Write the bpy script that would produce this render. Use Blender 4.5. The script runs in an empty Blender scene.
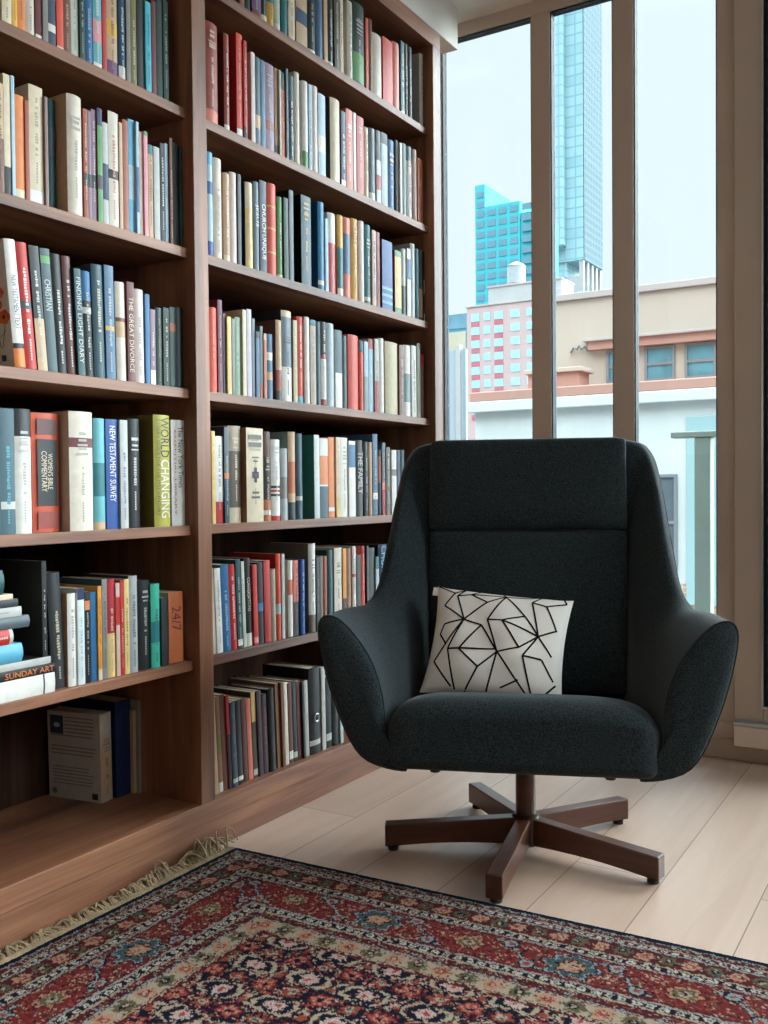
import bpy, bmesh, math, random
import numpy as np
from mathutils import Vector, Matrix
SC = bpy.context.scene
COL = SC.collection
R = math.radians

def lin(c):
    r = []
    for v in c:
        v /= 255.0
        r.append(v / 12.92 if v <= .04045 else ((v + .055) / 1.055) ** 2.4)
    return tuple(r)

# ---------------------------------------------------------------- materials
def new_mat(name):
    m = bpy.data.materials.new(name); m.use_nodes = True
    nt = m.node_tree; nt.nodes.clear()
    o = nt.nodes.new('ShaderNodeOutputMaterial'); p = nt.nodes.new('ShaderNodeBsdfPrincipled')
    nt.links.new(p.outputs[0], o.inputs[0])
    return m, nt, p, o

def simple(name, rgb, rough=.5, metal=0., noise=.08, nscale=30., bump=0., bscale=200., spec=.5):
    m, nt, p, o = new_mat(name)
    p.inputs['Roughness'].default_value = rough; p.inputs['Metallic'].default_value = metal
    p.inputs['Specular IOR Level'].default_value = spec
    c = lin(rgb)
    tc = nt.nodes.new('ShaderNodeTexCoord')
    n = nt.nodes.new('ShaderNodeTexNoise'); n.inputs['Scale'].default_value = nscale; n.inputs['Detail'].default_value = 4
    nt.links.new(tc.outputs['Object'], n.inputs['Vector'])
    cr = nt.nodes.new('ShaderNodeValToRGB')
    cr.color_ramp.elements[0].position = .3; cr.color_ramp.elements[1].position = .7
    cr.color_ramp.elements[0].color = (*[v * (1 - noise) for v in c], 1)
    cr.color_ramp.elements[1].color = (*[min(1, v * (1 + noise)) for v in c], 1)
    nt.links.new(n.outputs['Fac'], cr.inputs[0]); nt.links.new(cr.outputs[0], p.inputs['Base Color'])
    if bump:
        n2 = nt.nodes.new('ShaderNodeTexNoise'); n2.inputs['Scale'].default_value = bscale; n2.inputs['Detail'].default_value = 3
        nt.links.new(tc.outputs['Object'], n2.inputs['Vector'])
        b = nt.nodes.new('ShaderNodeBump'); b.inputs['Strength'].default_value = bump; b.inputs['Distance'].default_value = .002
        nt.links.new(n2.outputs['Fac'], b.inputs['Height']); nt.links.new(b.outputs[0], p.inputs['Normal'])
    return m

def wood(name, dark, mid, light, axis, rough=.52, ring=9., fine=60.):
    """Grain runs along the given axis: streaks are noise stretched along it."""
    m, nt, p, o = new_mat(name)
    tc = nt.nodes.new('ShaderNodeTexCoord')
    def stretched(k, sc, det, dist=0.):
        mp = nt.nodes.new('ShaderNodeMapping'); s = [sc, sc, sc]; s[axis] = sc * k
        mp.inputs['Scale'].default_value = s
        nt.links.new(tc.outputs['Object'], mp.inputs['Vector'])
        n = nt.nodes.new('ShaderNodeTexNoise'); n.inputs['Scale'].default_value = 1; n.inputs['Detail'].default_value = det
        n.inputs['Distortion'].default_value = dist
        nt.links.new(mp.outputs[0], n.inputs['Vector']); return n
    a = stretched(.10, ring, 6, .9); b = stretched(.03, fine * 2.2, 3)
    cr = nt.nodes.new('ShaderNodeValToRGB'); e = cr.color_ramp.elements
    e[0].position = .30; e[0].color = (*lin(dark), 1); e[1].position = .72; e[1].color = (*lin(light), 1)
    x = e.new(.52); x.color = (*lin(mid), 1)
    nt.links.new(a.outputs['Fac'], cr.inputs[0])
    mx = nt.nodes.new('ShaderNodeMix'); mx.data_type = 'RGBA'; mx.blend_type = 'MULTIPLY'; mx.inputs[0].default_value = .45
    cr2 = nt.nodes.new('ShaderNodeValToRGB'); cr2.color_ramp.elements[0].position = .35; cr2.color_ramp.elements[1].position = .6
    cr2.color_ramp.elements[0].color = (.5, .45, .42, 1); cr2.color_ramp.elements[1].color = (1, 1, 1, 1)
    nt.links.new(b.outputs['Fac'], cr2.inputs[0])
    nt.links.new(cr.outputs[0], mx.inputs[6]); nt.links.new(cr2.outputs[0], mx.inputs[7])
    nt.links.new(mx.outputs[2], p.inputs['Base Color'])
    p.inputs['Roughness'].default_value = rough
    bp = nt.nodes.new('ShaderNodeBump'); bp.inputs['Strength'].default_value = .12; bp.inputs['Distance'].default_value = .001
    nt.links.new(b.outputs['Fac'], bp.inputs['Height']); nt.links.new(bp.outputs[0], p.inputs['Normal'])
    return m

WD = ((80, 48, 34), (136, 87, 61), (174, 120, 87))
W_Y = wood('walnut_along', *WD, 1); W_Z = wood('walnut_upright', *WD, 2); W_X = wood('walnut_across', *WD, 0)
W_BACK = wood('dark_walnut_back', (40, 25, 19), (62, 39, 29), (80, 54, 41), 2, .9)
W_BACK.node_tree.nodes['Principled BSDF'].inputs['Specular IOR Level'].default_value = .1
M_LEG = wood('dark_walnut_leg', (54, 28, 18), (86, 47, 31), (120, 70, 46), 0, .32, 14.)

def floor_mat():
    m, nt, p, o = new_mat('oak_planks')
    tc = nt.nodes.new('ShaderNodeTexCoord')
    mp = nt.nodes.new('ShaderNodeMapping'); mp.inputs['Rotation'].default_value = (0, 0, R(90)); 
    nt.links.new(tc.outputs['Object'], mp.inputs['Vector'])
    br = nt.nodes.new('ShaderNodeTexBrick'); br.offset = .37; br.offset_frequency = 2
    br.inputs['Scale'].default_value = 1; br.inputs['Brick Width'].default_value = 3.4; br.inputs['Row Height'].default_value = .2085
    br.inputs['Mortar Size'].default_value = .0016; br.inputs['Mortar Smooth'].default_value = .3; br.inputs['Bias'].default_value = 0
    br.inputs['Color1'].default_value = (*lin((190, 160, 141)), 1); br.inputs['Color2'].default_value = (*lin((204, 175, 156)), 1)
    br.inputs['Mortar'].default_value = (*lin((128, 104, 84)), 1)
    mp.inputs['Location'].default_value = (4.31, -.793 + .2085 * 20, 0)
    nt.links.new(mp.outputs[0], br.inputs['Vector'])
    mp2 = nt.nodes.new('ShaderNodeMapping'); mp2.inputs['Scale'].default_value = (16, 1.1, 1)
    nt.links.new(tc.outputs['Object'], mp2.inputs['Vector'])
    n = nt.nodes.new('ShaderNodeTexNoise'); n.inputs['Scale'].default_value = 1; n.inputs['Detail'].default_value = 6; n.inputs['Distortion'].default_value = 1.2
    nt.links.new(mp2.outputs[0], n.inputs['Vector'])
    cr = nt.nodes.new('ShaderNodeValToRGB'); cr.color_ramp.elements[0].position = .3; cr.color_ramp.elements[1].position = .7
    cr.color_ramp.elements[0].color = (.84, .80, .77, 1); cr.color_ramp.elements[1].color = (1, 1, 1, 1)
    nt.links.new(n.outputs['Fac'], cr.inputs[0])
    mx = nt.nodes.new('ShaderNodeMix'); mx.data_type = 'RGBA'; mx.blend_type = 'MULTIPLY'; mx.inputs[0].default_value = .8
    nt.links.new(br.outputs['Color'], mx.inputs[6]); nt.links.new(cr.outputs[0], mx.inputs[7])
    nt.links.new(mx.outputs[2], p.inputs['Base Color']); p.inputs['Roughness'].default_value = .36
    return m

def fabric(name, lo, hi, scale=420., rough=.95, sheen=.12, bump=.3):
    m, nt, p, o = new_mat(name)
    tc = nt.nodes.new('ShaderNodeTexCoord')
    n = nt.nodes.new('ShaderNodeTexNoise'); n.inputs['Scale'].default_value = scale; n.inputs['Detail'].default_value = 3; n.inputs['Roughness'].default_value = .7
    nt.links.new(tc.outputs['Object'], n.inputs['Vector'])
    cr = nt.nodes.new('ShaderNodeValToRGB'); cr.color_ramp.elements[0].position = .36; cr.color_ramp.elements[1].position = .68
    cr.color_ramp.elements[0].color = (*lin(lo), 1); cr.color_ramp.elements[1].color = (*lin(hi), 1)
    nt.links.new(n.outputs['Fac'], cr.inputs[0]); nt.links.new(cr.outputs[0], p.inputs['Base Color'])
    p.inputs['Roughness'].default_value = rough; p.inputs['Sheen Weight'].default_value = sheen; p.inputs['Sheen Roughness'].default_value = .4
    p.inputs['Specular IOR Level'].default_value = .2
    b = nt.nodes.new('ShaderNodeBump'); b.inputs['Strength'].default_value = bump; b.inputs['Distance'].default_value = .0015
    nt.links.new(n.outputs['Fac'], b.inputs['Height']); nt.links.new(b.outputs[0], p.inputs['Normal'])
    return m

def vcol_mat(name, rough=.5, noise=.1, nscale=60., spec=.4, bump=0.):
    m, nt, p, o = new_mat(name)
    at = nt.nodes.new('ShaderNodeAttribute'); at.attribute_name = 'Col'
    tc = nt.nodes.new('ShaderNodeTexCoord')
    n = nt.nodes.new('ShaderNodeTexNoise'); n.inputs['Scale'].default_value = nscale; n.inputs['Detail'].default_value = 4
    nt.links.new(tc.outputs['Object'], n.inputs['Vector'])
    cr = nt.nodes.new('ShaderNodeValToRGB'); cr.color_ramp.elements[0].position = .3; cr.color_ramp.elements[1].position = .7
    cr.color_ramp.elements[0].color = (1 - noise,) * 3 + (1,); cr.color_ramp.elements[1].color = (1, 1, 1, 1)
    nt.links.new(n.outputs['Fac'], cr.inputs[0])
    mx = nt.nodes.new('ShaderNodeMix'); mx.data_type = 'RGBA'; mx.blend_type = 'MULTIPLY'; mx.inputs[0].default_value = 1
    nt.links.new(at.outputs['Color'], mx.inputs[6]); nt.links.new(cr.outputs[0], mx.inputs[7])
    nt.links.new(mx.outputs[2], p.inputs['Base Color']); p.inputs['Roughness'].default_value = rough
    p.inputs['Specular IOR Level'].default_value = spec
    return m

def glass_mat(name, tint=(.95, .985, .99)):
    m = bpy.data.materials.new(name); m.use_nodes = True
    nt = m.node_tree; nt.nodes.clear()
    o = nt.nodes.new('ShaderNodeOutputMaterial'); t = nt.nodes.new('ShaderNodeBsdfTransparent'); g = nt.nodes.new('ShaderNodeBsdfGlossy')
    t.inputs[0].default_value = (*tint, 1); g.inputs['Roughness'].default_value = .02
    f = nt.nodes.new('ShaderNodeFresnel'); f.inputs[0].default_value = 1.3
    mx = nt.nodes.new('ShaderNodeMixShader')
    nt.links.new(f.outputs[0], mx.inputs[0]); nt.links.new(t.outputs[0], mx.inputs[1]); nt.links.new(g.outputs[0], mx.inputs[2])
    nt.links.new(mx.outputs[0], o.inputs[0]); return m

M_COVER = vcol_mat('book_cover_stock', .5, .14, 45.)
M_PAGES = simple('book_page_edges', (205, 190, 165), .9, noise=.15, nscale=90)
M_WOOL = fabric('charcoal_wool', (20, 24, 26), (58, 67, 70), 320.)
M_PIPE = simple('charcoal_piping', (26, 29, 31), .9, noise=.2)
M_BLACK = simple('black_plastic', (18, 18, 19), .45)
M_CLOTH = vcol_mat('cotton_print', .95, .05, 300., .1)
M_RUG = vcol_mat('knotted_wool_pile', .97, .3, 420., .05)
M_FRINGE = simple('cotton_fringe', (146, 126, 98), .95, noise=.3, nscale=60)
M_WALL = simple('white_plaster', (226, 220, 210), .85, noise=.03, nscale=4)
M_WALLD = simple('dark_taupe_plaster', (120, 110, 102), .85, noise=.04, nscale=4)
M_CEIL = simple('cream_ceiling_paint', (238, 232, 222), .9, noise=.03, nscale=3)
M_FRAME = simple('taupe_window_paint', (190, 172, 156), .5, noise=.04, nscale=6)
M_KICK = simple('lit_door_rail_paint', (226, 208, 190), .5, noise=.03, nscale=6)  # frame paint lightened for the floor bounce on the door's bottom rail
M_GASKET = simple('window_gasket', (24, 34, 42), .6, noise=.1, spec=.2)
M_ALU = simple('brushed_aluminium', (190, 196, 198), .3, metal=.8)
M_GLASS = glass_mat('window_glass')

# ---------------------------------------------------------------- object helpers
def tag(o, label=None, cat=None, group=None, kind=None):
    if label: o['label'] = label
    if cat: o['category'] = cat
    if group: o['group'] = group
    if kind: o['kind'] = kind
    return o

def empty(name, loc=(0, 0, 0), rot=(0, 0, 0), label=None, cat=None, group=None):
    o = bpy.data.objects.new(name, None); COL.objects.link(o)
    o.location = loc; o.rotation_euler = rot; o.empty_display_size = .05
    return tag(o, label, cat, group)

def link(name, me, mats, parent=None, kind=None):
    o = bpy.data.objects.new(name, me); COL.objects.link(o)
    for m in (mats if isinstance(mats, (list, tuple)) else [mats]): me.materials.append(m)
    if parent is not None: o.parent = parent
    if kind: o['kind'] = kind
    return o

class MB:
    """Collects verts, faces and one colour / material slot per face, then builds ONE mesh."""
    def __init__(s): s.v = []; s.f = []; s.c = []; s.m = []
    def add(s, vs, fs, col=(1, 1, 1), mi=0):
        b = len(s.v); s.v += [tuple(v) for v in vs]
        for k, f in enumerate(fs):
            s.f.append([i + b for i in f]); s.c.append(col[k] if isinstance(col, list) else col); s.m.append(mi)
        return s
    def box(s, x0, x1, y0, y1, z0, z1, col=(1, 1, 1), mi=0):
        vs = [(x, y, z) for z in (z0, z1) for y in (y0, y1) for x in (x0, x1)]
        return s.add(vs, [(0, 2, 3, 1), (4, 5, 7, 6), (0, 1, 5, 4), (2, 6, 7, 3), (0, 4, 6, 2), (1, 3, 7, 5)], col, mi)
    def tube(s, pts, rad, n=8, col=(1, 1, 1), mi=0, closed=False):
        pts = [Vector(p) for p in pts]; N = len(pts)
        rad = rad if isinstance(rad, (list, tuple)) else [rad] * N
        vs = []; up = Vector((0, 0, 1))
        for i, p in enumerate(pts):
            if closed: t = pts[(i + 1) % N] - pts[i - 1]
            else: t = pts[min(i + 1, N - 1)] - pts[max(i - 1, 0)]
            t.normalize(); a = t.cross(up)
            if a.length < .05: a = t.cross(Vector((1, 0, 0)))
            a.normalize(); b = t.cross(a)
            for k in range(n):
                w = 2 * math.pi * k / n; vs.append(p + (a * math.cos(w) + b * math.sin(w)) * rad[i])
        fs = []
        for i in range(N if closed else N - 1):
            j = (i + 1) % N
            for k in range(n):
                fs.append((i * n + k, i * n + (k + 1) % n, j * n + (k + 1) % n, j * n + k))
        if not closed: fs += [tuple(range(n))[::-1], tuple((N - 1) * n + k for k in range(n))]
        return s.add(vs, fs, col, mi)
    def lathe(s, prof, n=32, col=(1, 1, 1), mi=0, at=(0, 0, 0)):
        vs = []
        for r, z in prof:
            for k in range(n):
                w = 2 * math.pi * k / n; vs.append((at[0] + r * math.cos(w), at[1] + r * math.sin(w), at[2] + z))
        P = len(prof); fs = [(i * n + k, i * n + (k + 1) % n, (i + 1) * n + (k + 1) % n, (i + 1) * n + k) for i in range(P - 1) for k in range(n)]
        fs += [tuple(range(n))[::-1], tuple((P - 1) * n + k for k in range(n))]
        return s.add(vs, fs, col, mi)
    def build(s, name, mats, parent=None, kind=None, smooth=False, bevel=0., angle=40., color=False, segs=2):
        me = bpy.data.meshes.new(name); me.from_pydata(s.v, [], s.f); me.update()
        if any(s.m): me.polygons.foreach_set('material_index', s.m)
        if color:
            at = me.color_attributes.new('Col', 'FLOAT_COLOR', 'CORNER')
            buf = []
            for f, c in zip(s.f, s.c): buf += list((*c, 1.)) * len(f)
            at.data.foreach_set('color', buf)
        if bevel:
            bm = bmesh.new(); bm.from_mesh(me)
            bmesh.ops.recalc_face_normals(bm, faces=bm.faces)
            bmesh.ops.bevel(bm, geom=[e for e in bm.edges if e.is_manifold and e.calc_face_angle(0) > R(30)], offset=bevel, segments=segs, affect='EDGES', profile=.5)
            bm.to_mesh(me); bm.free()
        if smooth:
            me.polygons.foreach_set('use_smooth', [True] * len(me.polygons)); me.set_sharp_from_angle(angle=R(angle))
        return link(name, me, mats, parent, kind)

def box(name, x0, x1, y0, y1, z0, z1, mat, parent=None, kind=None, bevel=.002):
    return MB().box(x0, x1, y0, y1, z0, z1).build(name, mat, parent, kind, bevel=bevel)

def structure(name, *a, **k):
    return box(name, *a, kind='structure', **k)

_txt = {}
def text_geo(s):
    """Outline glyphs of a word as flat polygons, unit size: (verts, faces, width, height)."""
    if s in _txt: return _txt[s]
    cu = bpy.data.curves.new('t', 'FONT'); cu.body = s; cu.resolution_u = 2
    o = bpy.data.objects.new('t', cu); COL.objects.link(o)
    dg = bpy.context.evaluated_depsgraph_get(); me = bpy.data.meshes.new_from_object(o.evaluated_get(dg))
    vs = np.array([v.co[:] for v in me.vertices]); fs = [tuple(p.vertices) for p in me.polygons]
    bpy.data.objects.remove(o); bpy.data.curves.remove(cu); bpy.data.meshes.remove(me)
    mn, mx = vs.min(0), vs.max(0); vs = vs - mn
    _txt[s] = (vs, fs, mx[0] - mn[0], mx[1] - mn[1]); return _txt[s]

SKY_LOW, SKY_TOP, SUN_AZ, SUN_EL, SUN_GLOW, EXPO, SIDE_SILL, FILL_LAMP = .87, 12.0, 47, 24, 28, 0.2, 1.1, 9.0
PAL = {'red': (190, 44, 40),
 'crimson': (176, 38, 52),
 'vermilion': (222, 78, 52),
 'orangered': (205, 84, 52),
 'orange': (228, 130, 60),
 'amber': (222, 150, 50),
 'copper': (190, 104, 62),
 'rust': (160, 76, 48),
 'brick': (150, 62, 50),
 'maroon': (104, 36, 40),
 'maroonbrown': (92, 46, 40),
 'brown': (118, 70, 54),
 'tanbrown': (150, 106, 78),
 'tan': (200, 168, 134),
 'beige': (200, 188, 150),
 'cream': (222, 206, 178),
 'straw': (226, 198, 128),
 'yellow': (230, 180, 70),
 'gold': (214, 166, 66),
 'offwhite': (220, 210, 196),
 'white': (232, 230, 226),
 'pinkwhite': (224, 208, 204),
 'tanpink': (208, 176, 164),
 'palewhite': (216, 226, 230),
 'greywhite': (196, 194, 190),
 'palegrey': (190, 192, 190),
 'palegreyblue': (176, 192, 202),
 'silver': (168, 172, 176),
 'grey': (130, 128, 124),
 'greybeige': (180, 164, 146),
 'taupe': (104, 92, 80),
 'greygreen': (140, 144, 130),
 'greyteal': (130, 158, 160),
 'greyblue': (112, 128, 142),
 'slategrey': (88, 100, 108),
 'slate': (58, 80, 88),
 'slateteal': (48, 82, 96),
 'slateblue': (70, 108, 142),
 'slatenavy': (62, 70, 94),
 'charcoal': (46, 48, 52),
 'black': (20, 20, 22),
 'blackgreen': (22, 36, 36),
 'darkgreen': (28, 58, 50),
 'green': (86, 150, 84),
 'greengrey': (120, 150, 124),
 'seagreen': (76, 152, 134),
 'palegreen': (200, 208, 192),
 'mint': (60, 180, 156),
 'olive': (120, 112, 56),
 'olivedark': (72, 68, 46),
 'olivegrey': (134, 132, 110),
 'lime': (178, 170, 58),
 'navy': (24, 40, 84),
 'darkblue': (32, 70, 104),
 'royalblue': (26, 78, 156),
 'blue': (34, 104, 156),
 'cyanblue': (24, 128, 176),
 'skyblue': (96, 176, 210),
 'paleblue': (170, 200, 220),
 'cyan': (70, 178, 200),
 'aqua': (100, 176, 186),
 'teal': (36, 116, 124),
 'tealdark': (28, 78, 84),
 'purple': (108, 66, 112),
 'plum': (106, 36, 66),
 'plumdark': (60, 34, 46),
 'mauve': (146, 116, 140),
 'mauvebrown': (140, 112, 108),
 'lilac': (196, 190, 212),
 'pink': (226, 150, 160),
 'pinkred': (200, 84, 84),
 'salmon': (220, 120, 100)}
BOOKS = [
 ('L1', 1.2344, 0.0225, 0.2, 0.0, 0.0327, 0.13, 'cream', 'cream', '', 'brown', '', '', 'cream book, sixth shelf up, near bay', 4734, 0.0),
 ('L1', 1.2588, 0.0122, 0.2, 0.0, 0.0344, 0.126, 'yellow', 'yellow', '', 'rust', '', '', 'yellow book, sixth shelf up, near bay', 3379, 0.0),
 ('L1', 1.2723, 0.0192, 0.2, 0.0, 0.0358, 0.131, 'orange', 'orange', '.55,.8,yellow', 'auto', '', '', 'orange book with yellow band, sixth shelf up, near bay', 6730, 0.0),
 ('L1', 1.2919, 0.0218, 0.2, 0.0, 0.034, 0.135, 'offwhite', 'offwhite', '', 'grey', '', '', 'off-white book, sixth shelf up, near bay', 7325, 0.0),
 ('L1', 1.3143, 0.016, 0.2, 0.0, 0.0338, 0.133, 'maroon', 'maroon', '.02,.06,white', 'auto', '', '', 'maroon book with white band, sixth shelf up, near bay', 7493, 0.0),
 ('L1', 1.3307, 0.0132, 0.2, 0.0, 0.031, 0.127, 'grey', 'grey', '', 'none', '', '', 'grey book between maroon and grey-navy ones, sixth shelf up, near bay', 6770, 0.0),
 ('L1', 1.3485, 0.0185, 0.2, 0.0, 0.0358, 0.128, 'slatenavy', 'slatenavy', '.16,.24,white', 'auto', '', '', 'grey-navy book with white band, sixth shelf up, near bay', 1185, 0.0),
 ('L1', 1.3688, 0.0175, 0.2, 0.0, 0.0346, 0.124, 'vermilion', 'vermilion', '.02,.05,cream', 'auto', '', '', 'orange-red book with cream band, sixth shelf up, near bay', 5471, 0.0),
 ('L1', 1.3877, 0.0178, 0.2, 0.0, 0.0355, 0.142, 'brown', 'brown', '', 'tan', '', '', 'brown book, sixth shelf up, near bay', 5861, 0.0),
 ('L1', 1.4078, 0.0195, 0.2, 0.0, 0.0366, 0.132, 'palegreen', 'palegreen', '', 'grey', '', '', 'pale green book, sixth shelf up, near bay', 7201, 0.0),
 ('L1', 1.4277, 0.0131, 0.2, 0.0, 0.0319, 0.124, 'darkgreen', 'darkgreen', '.74,1,white', 'auto', '', '', 'dark green book with white top, sixth shelf up, near bay', 918, 0.0),
 ('L1', 1.442, 0.0227, 0.2, 0.0, 0.0328, 0.138, 'blue', 'blue', '', 'auto', '', '', 'blue book between dark green and aqua ones, sixth shelf up, near bay', 5602, 0.0),
 ('L1', 1.4697, 0.0242, 0.2, 0.0, 0.0377, 0.132, 'aqua', 'aqua', '.0,.08,white;.3,.55,pink', 'white', '', '', 'aqua book with pink band, sixth shelf up, near bay', 1956, 0.0),
 ('L1', 1.495, 0.0119, 0.2, 0.0, 0.0372, 0.136, 'red', 'red', '', 'auto', '', '', 'red book, sixth shelf up, near bay', 9937, 0.0),
 ('L1', 1.5091, 0.0309, 0.2, 0.0, 0.0379, 0.138, 'tan', 'tan', '.0,.18,purple;.45,.62,yellow', 'auto', '', '', 'tan book with purple foot, sixth shelf up, near bay', 6470, 0.0),
 ('L1', 1.5404, 0.0206, 0.2051, 0.0, 0.0343, 0.133, 'darkblue', 'darkblue', '.02,.16,white', 'white', '', '', 'dark blue book with white band, sixth shelf up, near bay', 9995, 0.0),
 ('L1', 1.5614, 0.0123, 0.2066, 0.0, 0.0328, 0.137, 'grey', 'grey', '', 'none', '', '', 'grey book between dark blue and olive ones, sixth shelf up, near bay', 823, 0.0),
 ('L1', 1.5793, 0.0168, 0.2167, 0.0, 0.037, 0.154, 'olive', 'olive', '', 'auto', '', '', 'olive book, sixth shelf up, near bay', 7587, 0.0),
 ('L1', 1.5988, 0.022, 0.2206, 0.0, 0.0373, 0.148, 'black', 'black', '', 'none', '', '', 'black book, sixth shelf up, near bay', 1602, 0.0),
 ('L1', 1.6212, 0.0177, 0.2098, 0.0, 0.0331, 0.151, 'cyan', 'cyan', '', 'navy', '', '', 'cyan book, sixth shelf up, near bay', 6611, 0.0),
 ('L1', 1.6453, 0.0143, 0.2242, 0.0, 0.0378, 0.141, 'maroon', 'maroon', '', 'none', '', '', 'maroon book between cyan and dark green ones, sixth shelf up, near bay', 7785, 0.0),
 ('L1', 1.6611, 0.0196, 0.2352, 0.0, 0.0376, 0.147, 'darkgreen', 'darkgreen', '', 'none', '', '', 'dark green book between maroon and dark green ones, sixth shelf up, near bay', 7327, 0.0),
 ('L1', 1.6811, 0.0164, 0.2393, 0.0, 0.0355, 0.169, 'darkgreen', 'darkgreen', '', 'auto', '', '', 'dark green book against the divider, sixth shelf up, near bay', 9292, 0.0),
 ('L2', 1.2197, 0.016, 0.2173, 0.0, 0.0358, 0.136, 'tan', 'tan', '.0,.5,brown', 'auto', '', '', 'tan book with brown lower half, fifth shelf up, near bay', 1530, 0.0),
 ('L2', 1.2361, 0.0156, 0.2385, 0.0, 0.0354, 0.16, 'cream', 'cream', '.0,.24,black', 'none', '', '', 'cream book with black foot, fifth shelf up, near bay', 5500, 0.0),
 ('L2', 1.2521, 0.0079, 0.2397, 0.0, 0.0336, 0.157, 'paleblue', 'paleblue', '', 'auto', '', '', 'slim pale blue book between cream and orange ones, fifth shelf up, near bay', 7278, 0.0),
 ('L2', 1.2628, 0.0217, 0.2079, 0.0, 0.0364, 0.144, 'orange', 'orange', '.0,.1,cream', 'none', '', '', 'orange book with cream foot, fifth shelf up, near bay', 7776, 0.0),
 ('L2', 1.2849, 0.0098, 0.2035, 0.0, 0.0342, 0.133, 'rust', 'rust', '', 'none', '', '', 'slim rust book between orange and cream ones, fifth shelf up, near bay', 3733, 0.0),
 ('L2', 1.2969, 0.034, 0.2404, 0.0, 0.0362, 0.153, 'cream', 'tan', '.0,.12,white', 'grey', '', '', 'cream book with white foot, fifth shelf up, near bay', 8310, 0.0),
 ('L2', 1.3313, 0.0073, 0.2249, 0.0, 0.0313, 0.141, 'mauvebrown', 'mauvebrown', '', 'none', '', '', 'slim mauve brown book, fifth shelf up, near bay', 771, 0.0),
 ('L2', 1.3619, 0.0209, 0.2388, 0.0, 0.058, 0.158, 'tealdark', 'tealdark', '.5,.75,slate', 'auto', '', '', 'dark teal book with slate band, fifth shelf up, near bay', 6290, 0.0),
 ('L2', 1.3853, 0.0389, 0.2507, 0.0, 0.024, 0.169, 'offwhite', 'tan', '', 'grey', '', '', 'off-white book between dark teal and rust ones, fifth shelf up, near bay', 2722, 0.0),
 ('L2', 1.4323, 0.0121, 0.2353, 0.0, 0.0324, 0.146, 'rust', 'rust', '.3,.42,charcoal', 'auto', '', '', 'rust book with charcoal band, fifth shelf up, near bay', 7693, 0.0),
 ('L2', 1.4455, 0.0086, 0.2347, 0.0, 0.0328, 0.161, 'mauve', 'mauve', '.3,.42,charcoal', 'none', '', '', 'slim mauve book between rust and mauve ones, fifth shelf up, near bay', 1460, 0.0),
 ('L2', 1.4586, 0.0131, 0.2435, 0.0, 0.0369, 0.173, 'mauve', 'mauve', '.3,.42,charcoal', 'auto', '', '', 'mauve book between mauve and green ones, fifth shelf up, near bay', 5259, 0.0),
 ('L2', 1.4721, 0.0139, 0.2498, 0.0, 0.0331, 0.171, 'green', 'brown', '.3,.42,charcoal;.85,1,navy', 'auto', '', '', 'green book with navy top, fifth shelf up, near bay', 2513, 0.0),
 ('L2', 1.4874, 0.0157, 0.2244, 0.0, 0.0338, 0.152, 'palegrey', 'palegrey', '.25,.6,navy', 'auto', '', '', 'pale grey book with navy band, fifth shelf up, near bay', 1894, 0.0),
 ('L2', 1.5035, 0.0289, 0.2544, 0.0, 0.0326, 0.172, 'offwhite', 'maroon', '.42,.5,black', 'red', '', '', 'off-white book with black band, fifth shelf up, near bay', 5130, 0.0),
 ('L2', 1.5331, 0.0101, 0.2378, 0.0, 0.0317, 0.17, 'tan', 'tan', '', 'none', '', '', 'slim tan book between off-white and rust ones, fifth shelf up, near bay', 6342, 0.0),
 ('L2', 1.5442, 0.0157, 0.2481, 0.0, 0.0312, 0.171, 'rust', 'rust', '', 'none', '', '', 'rust book between tan and sky blue ones, fifth shelf up, near bay', 7410, 0.0),
 ('L2', 1.5667, 0.0175, 0.2581, 0.0, 0.0374, 0.181, 'skyblue', 'skyblue', '.3,.6,paleblue', 'none', '', '', 'sky blue book with pale blue band, fifth shelf up, near bay', 4633, 0.0),
 ('L2', 1.5846, 0.0079, 0.256, 0.0, 0.0311, 0.168, 'paleblue', 'paleblue', '.2,.6,blue', 'auto', '', '', 'slim pale blue book with blue band, fifth shelf up, near bay', 790, 0.0),
 ('L2', 1.5992, 0.0106, 0.2395, 0.0, 0.0371, 0.172, 'tanpink', 'tanpink', '', 'none', '', '', 'slim pinkish tan book between pale blue and pink ones, fifth shelf up, near bay', 6326, 0.0),
 ('L2', 1.6102, 0.0118, 0.243, 0.0, 0.0328, 0.158, 'pink', 'pink', '.96,1,green', 'none', '', '', 'pink book with green top, fifth shelf up, near bay', 9872, 0.0),
 ('L2', 1.6283, 0.015, 0.2191, 0.0, 0.0375, 0.152, 'tan', 'tan', '.9,1,teal', 'auto', '', '', 'tan book with teal top, fifth shelf up, near bay', 4550, 0.0),
 ('L2', 1.6437, 0.0194, 0.219, 0.0, 0.0353, 0.15, 'palegrey', 'palegrey', '', 'none', '', '', 'pale grey book between tan and charcoal ones, fifth shelf up, near bay', 7419, 0.0),
 ('L2', 1.6639, 0.0146, 0.2324, 0.0, 0.0344, 0.157, 'charcoal', 'charcoal', '', 'white', '', '', 'charcoal book between pale grey and pale blue ones, fifth shelf up, near bay', 3185, 0.0),
 ('L2', 1.6817, 0.0104, 0.2376, 0.0, 0.0366, 0.152, 'paleblue', 'paleblue', '', 'none', '', '', 'slim pale blue book between charcoal and brown ones, fifth shelf up, near bay', 9872, 0.0),
 ('L2', 1.6925, 0.009, 0.2526, 0.0, 0.0314, 0.174, 'brown', 'brown', '', 'cream', '', '', 'slim brown book between pale blue and black ones, fifth shelf up, near bay', 4951, 0.0),
 ('L2', 1.7087, 0.0187, 0.247, 0.0, 0.0365, 0.173, 'black', 'black', '', 'none', '', '', 'black book between brown and dark green ones, fifth shelf up, near bay', 8675, 0.0),
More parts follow.
